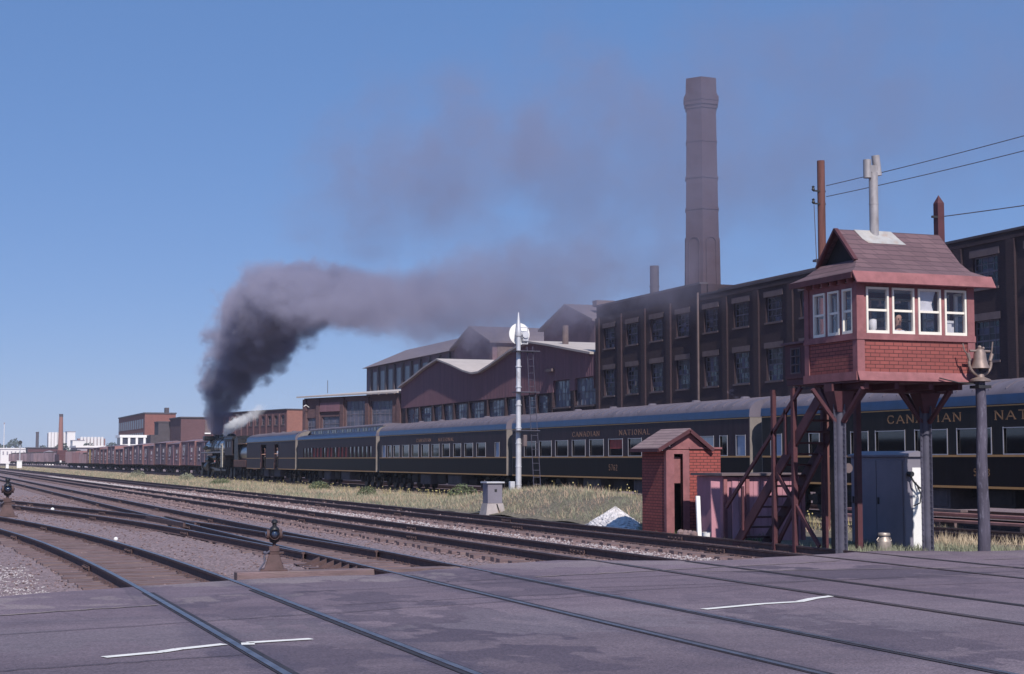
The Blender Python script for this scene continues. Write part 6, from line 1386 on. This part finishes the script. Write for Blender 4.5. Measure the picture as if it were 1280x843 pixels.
# ------------------------------------------------------------------ smoke and steam
def plume(name, label, path, s_n, s_off, s_len, dens_scale, albedo, noise_scale, n_amp, step, shell=1.35, edge=(2.2, .5), aniso=-.15):
    """path: (x, y, z, radius, density). A tube of real volume; the density falls off from the centre line and is broken up by noise."""
    P_ = [Vector(p[:3]) for p in path]; vs = []; nseg = 20; fs = []
    for i, p in enumerate(P_):
        d = (P_[min(i+1, len(P_)-1)]-P_[max(i-1, 0)]).normalized(); a = d.cross(Vector((1,0,0))).normalized(); b = d.cross(a).normalized(); r = path[i][3]*shell
        for k in range(nseg):
            t = 2*math.pi*k/nseg; q = 1+.06*math.sin(3*t+i); vs.append(p+(a*math.cos(t)+b*math.sin(t))*r*q)
    for i in range(len(P_)-1):
        for k in range(nseg): fs.append((i*nseg+k, i*nseg+(k+1) % nseg, (i+1)*nseg+(k+1) % nseg, (i+1)*nseg+k))
    fs += [tuple(range(nseg)), tuple(range((len(P_)-1)*nseg, len(P_)*nseg))]
    m = bpy.data.materials.new(name); m.use_nodes = True; t = m.node_tree; t.nodes.remove(t.nodes['Principled BSDF']); out = t.nodes['Material Output']
    g = N(t, 'ShaderNodeNewGeometry'); pos = g.outputs['Position']
    nz = N(t, 'ShaderNodeTexNoise'); nz.inputs['Scale'].default_value = noise_scale; nz.inputs['Detail'].default_value = 4.0; nz.inputs['Roughness'].default_value = .62
    t.links.new(pos, nz.inputs['Vector'])
    sub = N(t, 'ShaderNodeVectorMath', operation='SUBTRACT'); t.links.new(nz.outputs['Color'], sub.inputs[0]); sub.inputs[1].default_value = (.5,.5,.5)
    scl = N(t, 'ShaderNodeVectorMath', operation='SCALE'); t.links.new(sub.outputs[0], scl.inputs[0]); scl.inputs['Scale'].default_value = n_amp
    wp = N(t, 'ShaderNodeVectorMath', operation='ADD'); t.links.new(pos, wp.inputs[0]); t.links.new(scl.outputs[0], wp.inputs[1])
    dt = N(t, 'ShaderNodeVectorMath', operation='DOT_PRODUCT'); t.links.new(wp.outputs[0], dt.inputs[0]); dt.inputs[1].default_value = s_n
    s = math_(t, 'DIVIDE', math_(t, 'SUBTRACT', dt.outputs['Value'], s_off), s_len)
    lo3 = Vector((min(p[0] for p in path), min(p[1] for p in path), min(p[2] for p in path))); hi3 = Vector((max(p[0] for p in path), max(p[1] for p in path), max(p[2] for p in path)))
    ext_ = Vector([max(1e-3, hi3[i]-lo3[i]) for i in range(3)]); rmax = max(p[3] for p in path); dmax = max(p[4] for p in path)
    r1 = N(t, 'ShaderNodeValToRGB'); r2 = N(t, 'ShaderNodeValToRGB'); t.links.new(s, r1.inputs[0]); t.links.new(s, r2.inputs[0])
    for R_, getc in ((r1, lambda p: (((p[0]-lo3.x)/ext_.x), ((p[1]-lo3.y)/ext_.y), ((p[2]-lo3.z)/ext_.z), 1)), (r2, lambda p: (p[3]/rmax, p[4]/dmax, 0, 1))):
        ps = [(max(0., min(1., (Vector(p[:3]).dot(Vector(s_n))-s_off)/s_len)), getc(p)) for p in path]; el_ = R_.color_ramp.elements
        el_[0].position = ps[0][0]; el_[0].color = ps[0][1]; el_[1].position = ps[-1][0]; el_[1].color = ps[-1][1]
        for q, c in ps[1:-1]: e = el_.new(q); e.color = c
    ctr = N(t, 'ShaderNodeVectorMath', operation='MULTIPLY_ADD'); t.links.new(r1.outputs[0], ctr.inputs[0]); ctr.inputs[1].default_value = ext_; ctr.inputs[2].default_value = lo3
    df = N(t, 'ShaderNodeVectorMath', operation='DISTANCE'); t.links.new(wp.outputs[0], df.inputs[0]); t.links.new(ctr.outputs[0], df.inputs[1])
    sp_ = N(t, 'ShaderNodeSeparateColor'); t.links.new(r2.outputs[0], sp_.inputs[0])
    dd = math_(t, 'DIVIDE', df.outputs['Value'], math_(t, 'MULTIPLY', sp_.outputs[0], rmax))
    nb = noise(t, noise_scale*2.4, 6, .68, wp.outputs[0])
    val = math_(t, 'ADD', math_(t, 'SUBTRACT', 1.0, dd), math_(t, 'MULTIPLY', math_(t, 'SUBTRACT', nb, .5), edge[0]))
    fall = N(t, 'ShaderNodeMapRange', interpolation_type='SMOOTHSTEP'); t.links.new(val, fall.inputs[0]); fall.inputs[1].default_value = .0; fall.inputs[2].default_value = edge[1]; fall = fall.outputs[0]
    dn = math_(t, 'MULTIPLY', math_(t, 'MULTIPLY', fall, math_(t, 'MULTIPLY', sp_.outputs[1], dmax*dens_scale)), math_(t, 'ADD', .25, ramp(t, nb, .34, .6)))
    dn = math_(t, 'MULTIPLY', dn, 1.0)
    pv = N(t, 'ShaderNodeVolumePrincipled'); pv.inputs['Color'].default_value = (*albedo, 1); pv.inputs['Anisotropy'].default_value = aniso
    pv.inputs['Density Attribute'].default_value = ''
    t.links.new(dn, pv.inputs['Density']); t.links.new(pv.outputs[0], out.inputs['Volume'])
    try: m.cycles.volume_step_rate = step; m.volume_intersection_method = 'FAST'
    except Exception: pass
    me = bpy.data.meshes.new(name); me.from_pydata([tuple(v) for v in vs], [], fs); me.materials.append(m)
    bm = bmesh.new(); bm.from_mesh(me); bmesh.ops.recalc_face_normals(bm, faces=bm.faces); bm.to_mesh(me); bm.free()
    o = bpy.data.objects.new(name, me); COL.objects.link(o); return tag(o, label, 'smoke', kind='stuff')
SN = (0, -.6, 1.0)
main = [(29.5,168.1,4.4,.7,2.4),(29.5,168.4,6.6,1.5,1.8),(30.1,167.0,9.2,2.7,1.3),(31.3,162.5,12.6,4.3,1.0),(32.3,155.9,16.0,5.8,.8),(33.2,146.0,17.4,6.5,.55),(34,134.9,16.0,6.9,.31),(36,124.7,14.2,7.1,.22),(38,115.6,13.6,7.4,.14),(40,107.5,14.0,7.2,.11),(42,99.7,14.2,7.2,.06),(44,91,14.8,6.8,.02),(45,83,16.0,6.5,.0)]
ss = [Vector(p[:3]).dot(Vector(SN)) for p in main]
plume('smoke_plume', 'dense dark smoke rising from the locomotive and drifting right', main, SN, ss[0], ss[-1]-ss[0], 1.0, (.45,.44,.57), .15, 3.5, .12)
wisp = [(35,150,21,2.5,.0),(36,143.9,23.9,6.2,.035),(38,129.7,27,8.6,.05),(40,114.8,25,9,.055),(42,103.4,22.5,9.4,.055),(43,92.2,20.8,9.2,.05),(45,80,20.4,8.8,.045),(46,68,20,8.2,.04),(47,56,20,7.5,.02),(47,44,20,7,.0)]
SN2 = (0, -1.0, 0)
ss = [Vector(p[:3]).dot(Vector(SN2)) for p in wisp]
plume('smoke_veil', 'thin veil of smoke spreading high over the sheds and factory', wisp, SN2, ss[0], ss[-1]-ss[0], 1.25, (.37,.37,.50), .085, 9.0, .2, 1.5, (3.8, 1.4))
stm = [(29.3,162.0,4.2,.3,.5),(29.3,160.4,4.8,.55,.7),(29.4,157.5,5.3,.65,.55),(29.6,153.5,5.6,.6,.28),(29.8,149.5,6.2,.6,.1),(30,146,6.8,.5,.0)]
SN3 = (0, -1.0, 0.2); ss = [Vector(p[:3]).dot(Vector(SN3)) for p in stm]
plume('steam_puff', 'white puff of steam over the locomotive cab', stm, SN3, ss[0], ss[-1]-ss[0], 3.2, (.995,.995,.995), .7, .9, .15, 1.5, (2.0,.6), -.55)

# ------------------------------------------------------------------ low goods shed across the yard (the coach windows mirror it)
gs = thing('goods_shed', 'long low dark goods shed across the yard on the camera side', 'shed', (-46, 80, 0))
MB().box(-52, -40, -40, 300, -.42, 3.7).build('wall', mt['fact_brick'], gs, world=True)
MB().box(-52.4, -39.2, -40.4, 300.4, 3.7, 3.95).build('roof', mt['coping'], gs, world=True)
for y_ in np.arange(-34, 290, 9.0): MB().box(-39.99, -39.9, y_, y_+3.4, -.3, 2.9).build('door', mt['maroon'], gs, world=True)

# ------------------------------------------------------------------ air
hz = bpy.data.materials.new('haze'); hz.use_nodes = True; t = hz.node_tree; t.nodes.remove(t.nodes['Principled BSDF'])
pv = N(t, 'ShaderNodeVolumePrincipled'); pv.inputs['Color'].default_value = (.80,.85,1,1); pv.inputs['Density'].default_value = .00016; pv.inputs['Density Attribute'].default_value = ''
t.links.new(pv.outputs[0], t.nodes['Material Output'].inputs['Volume'])
MB().box(-720, 920, -170, 1720, -1.42, 60).build('haze', hz, kind='stuff')
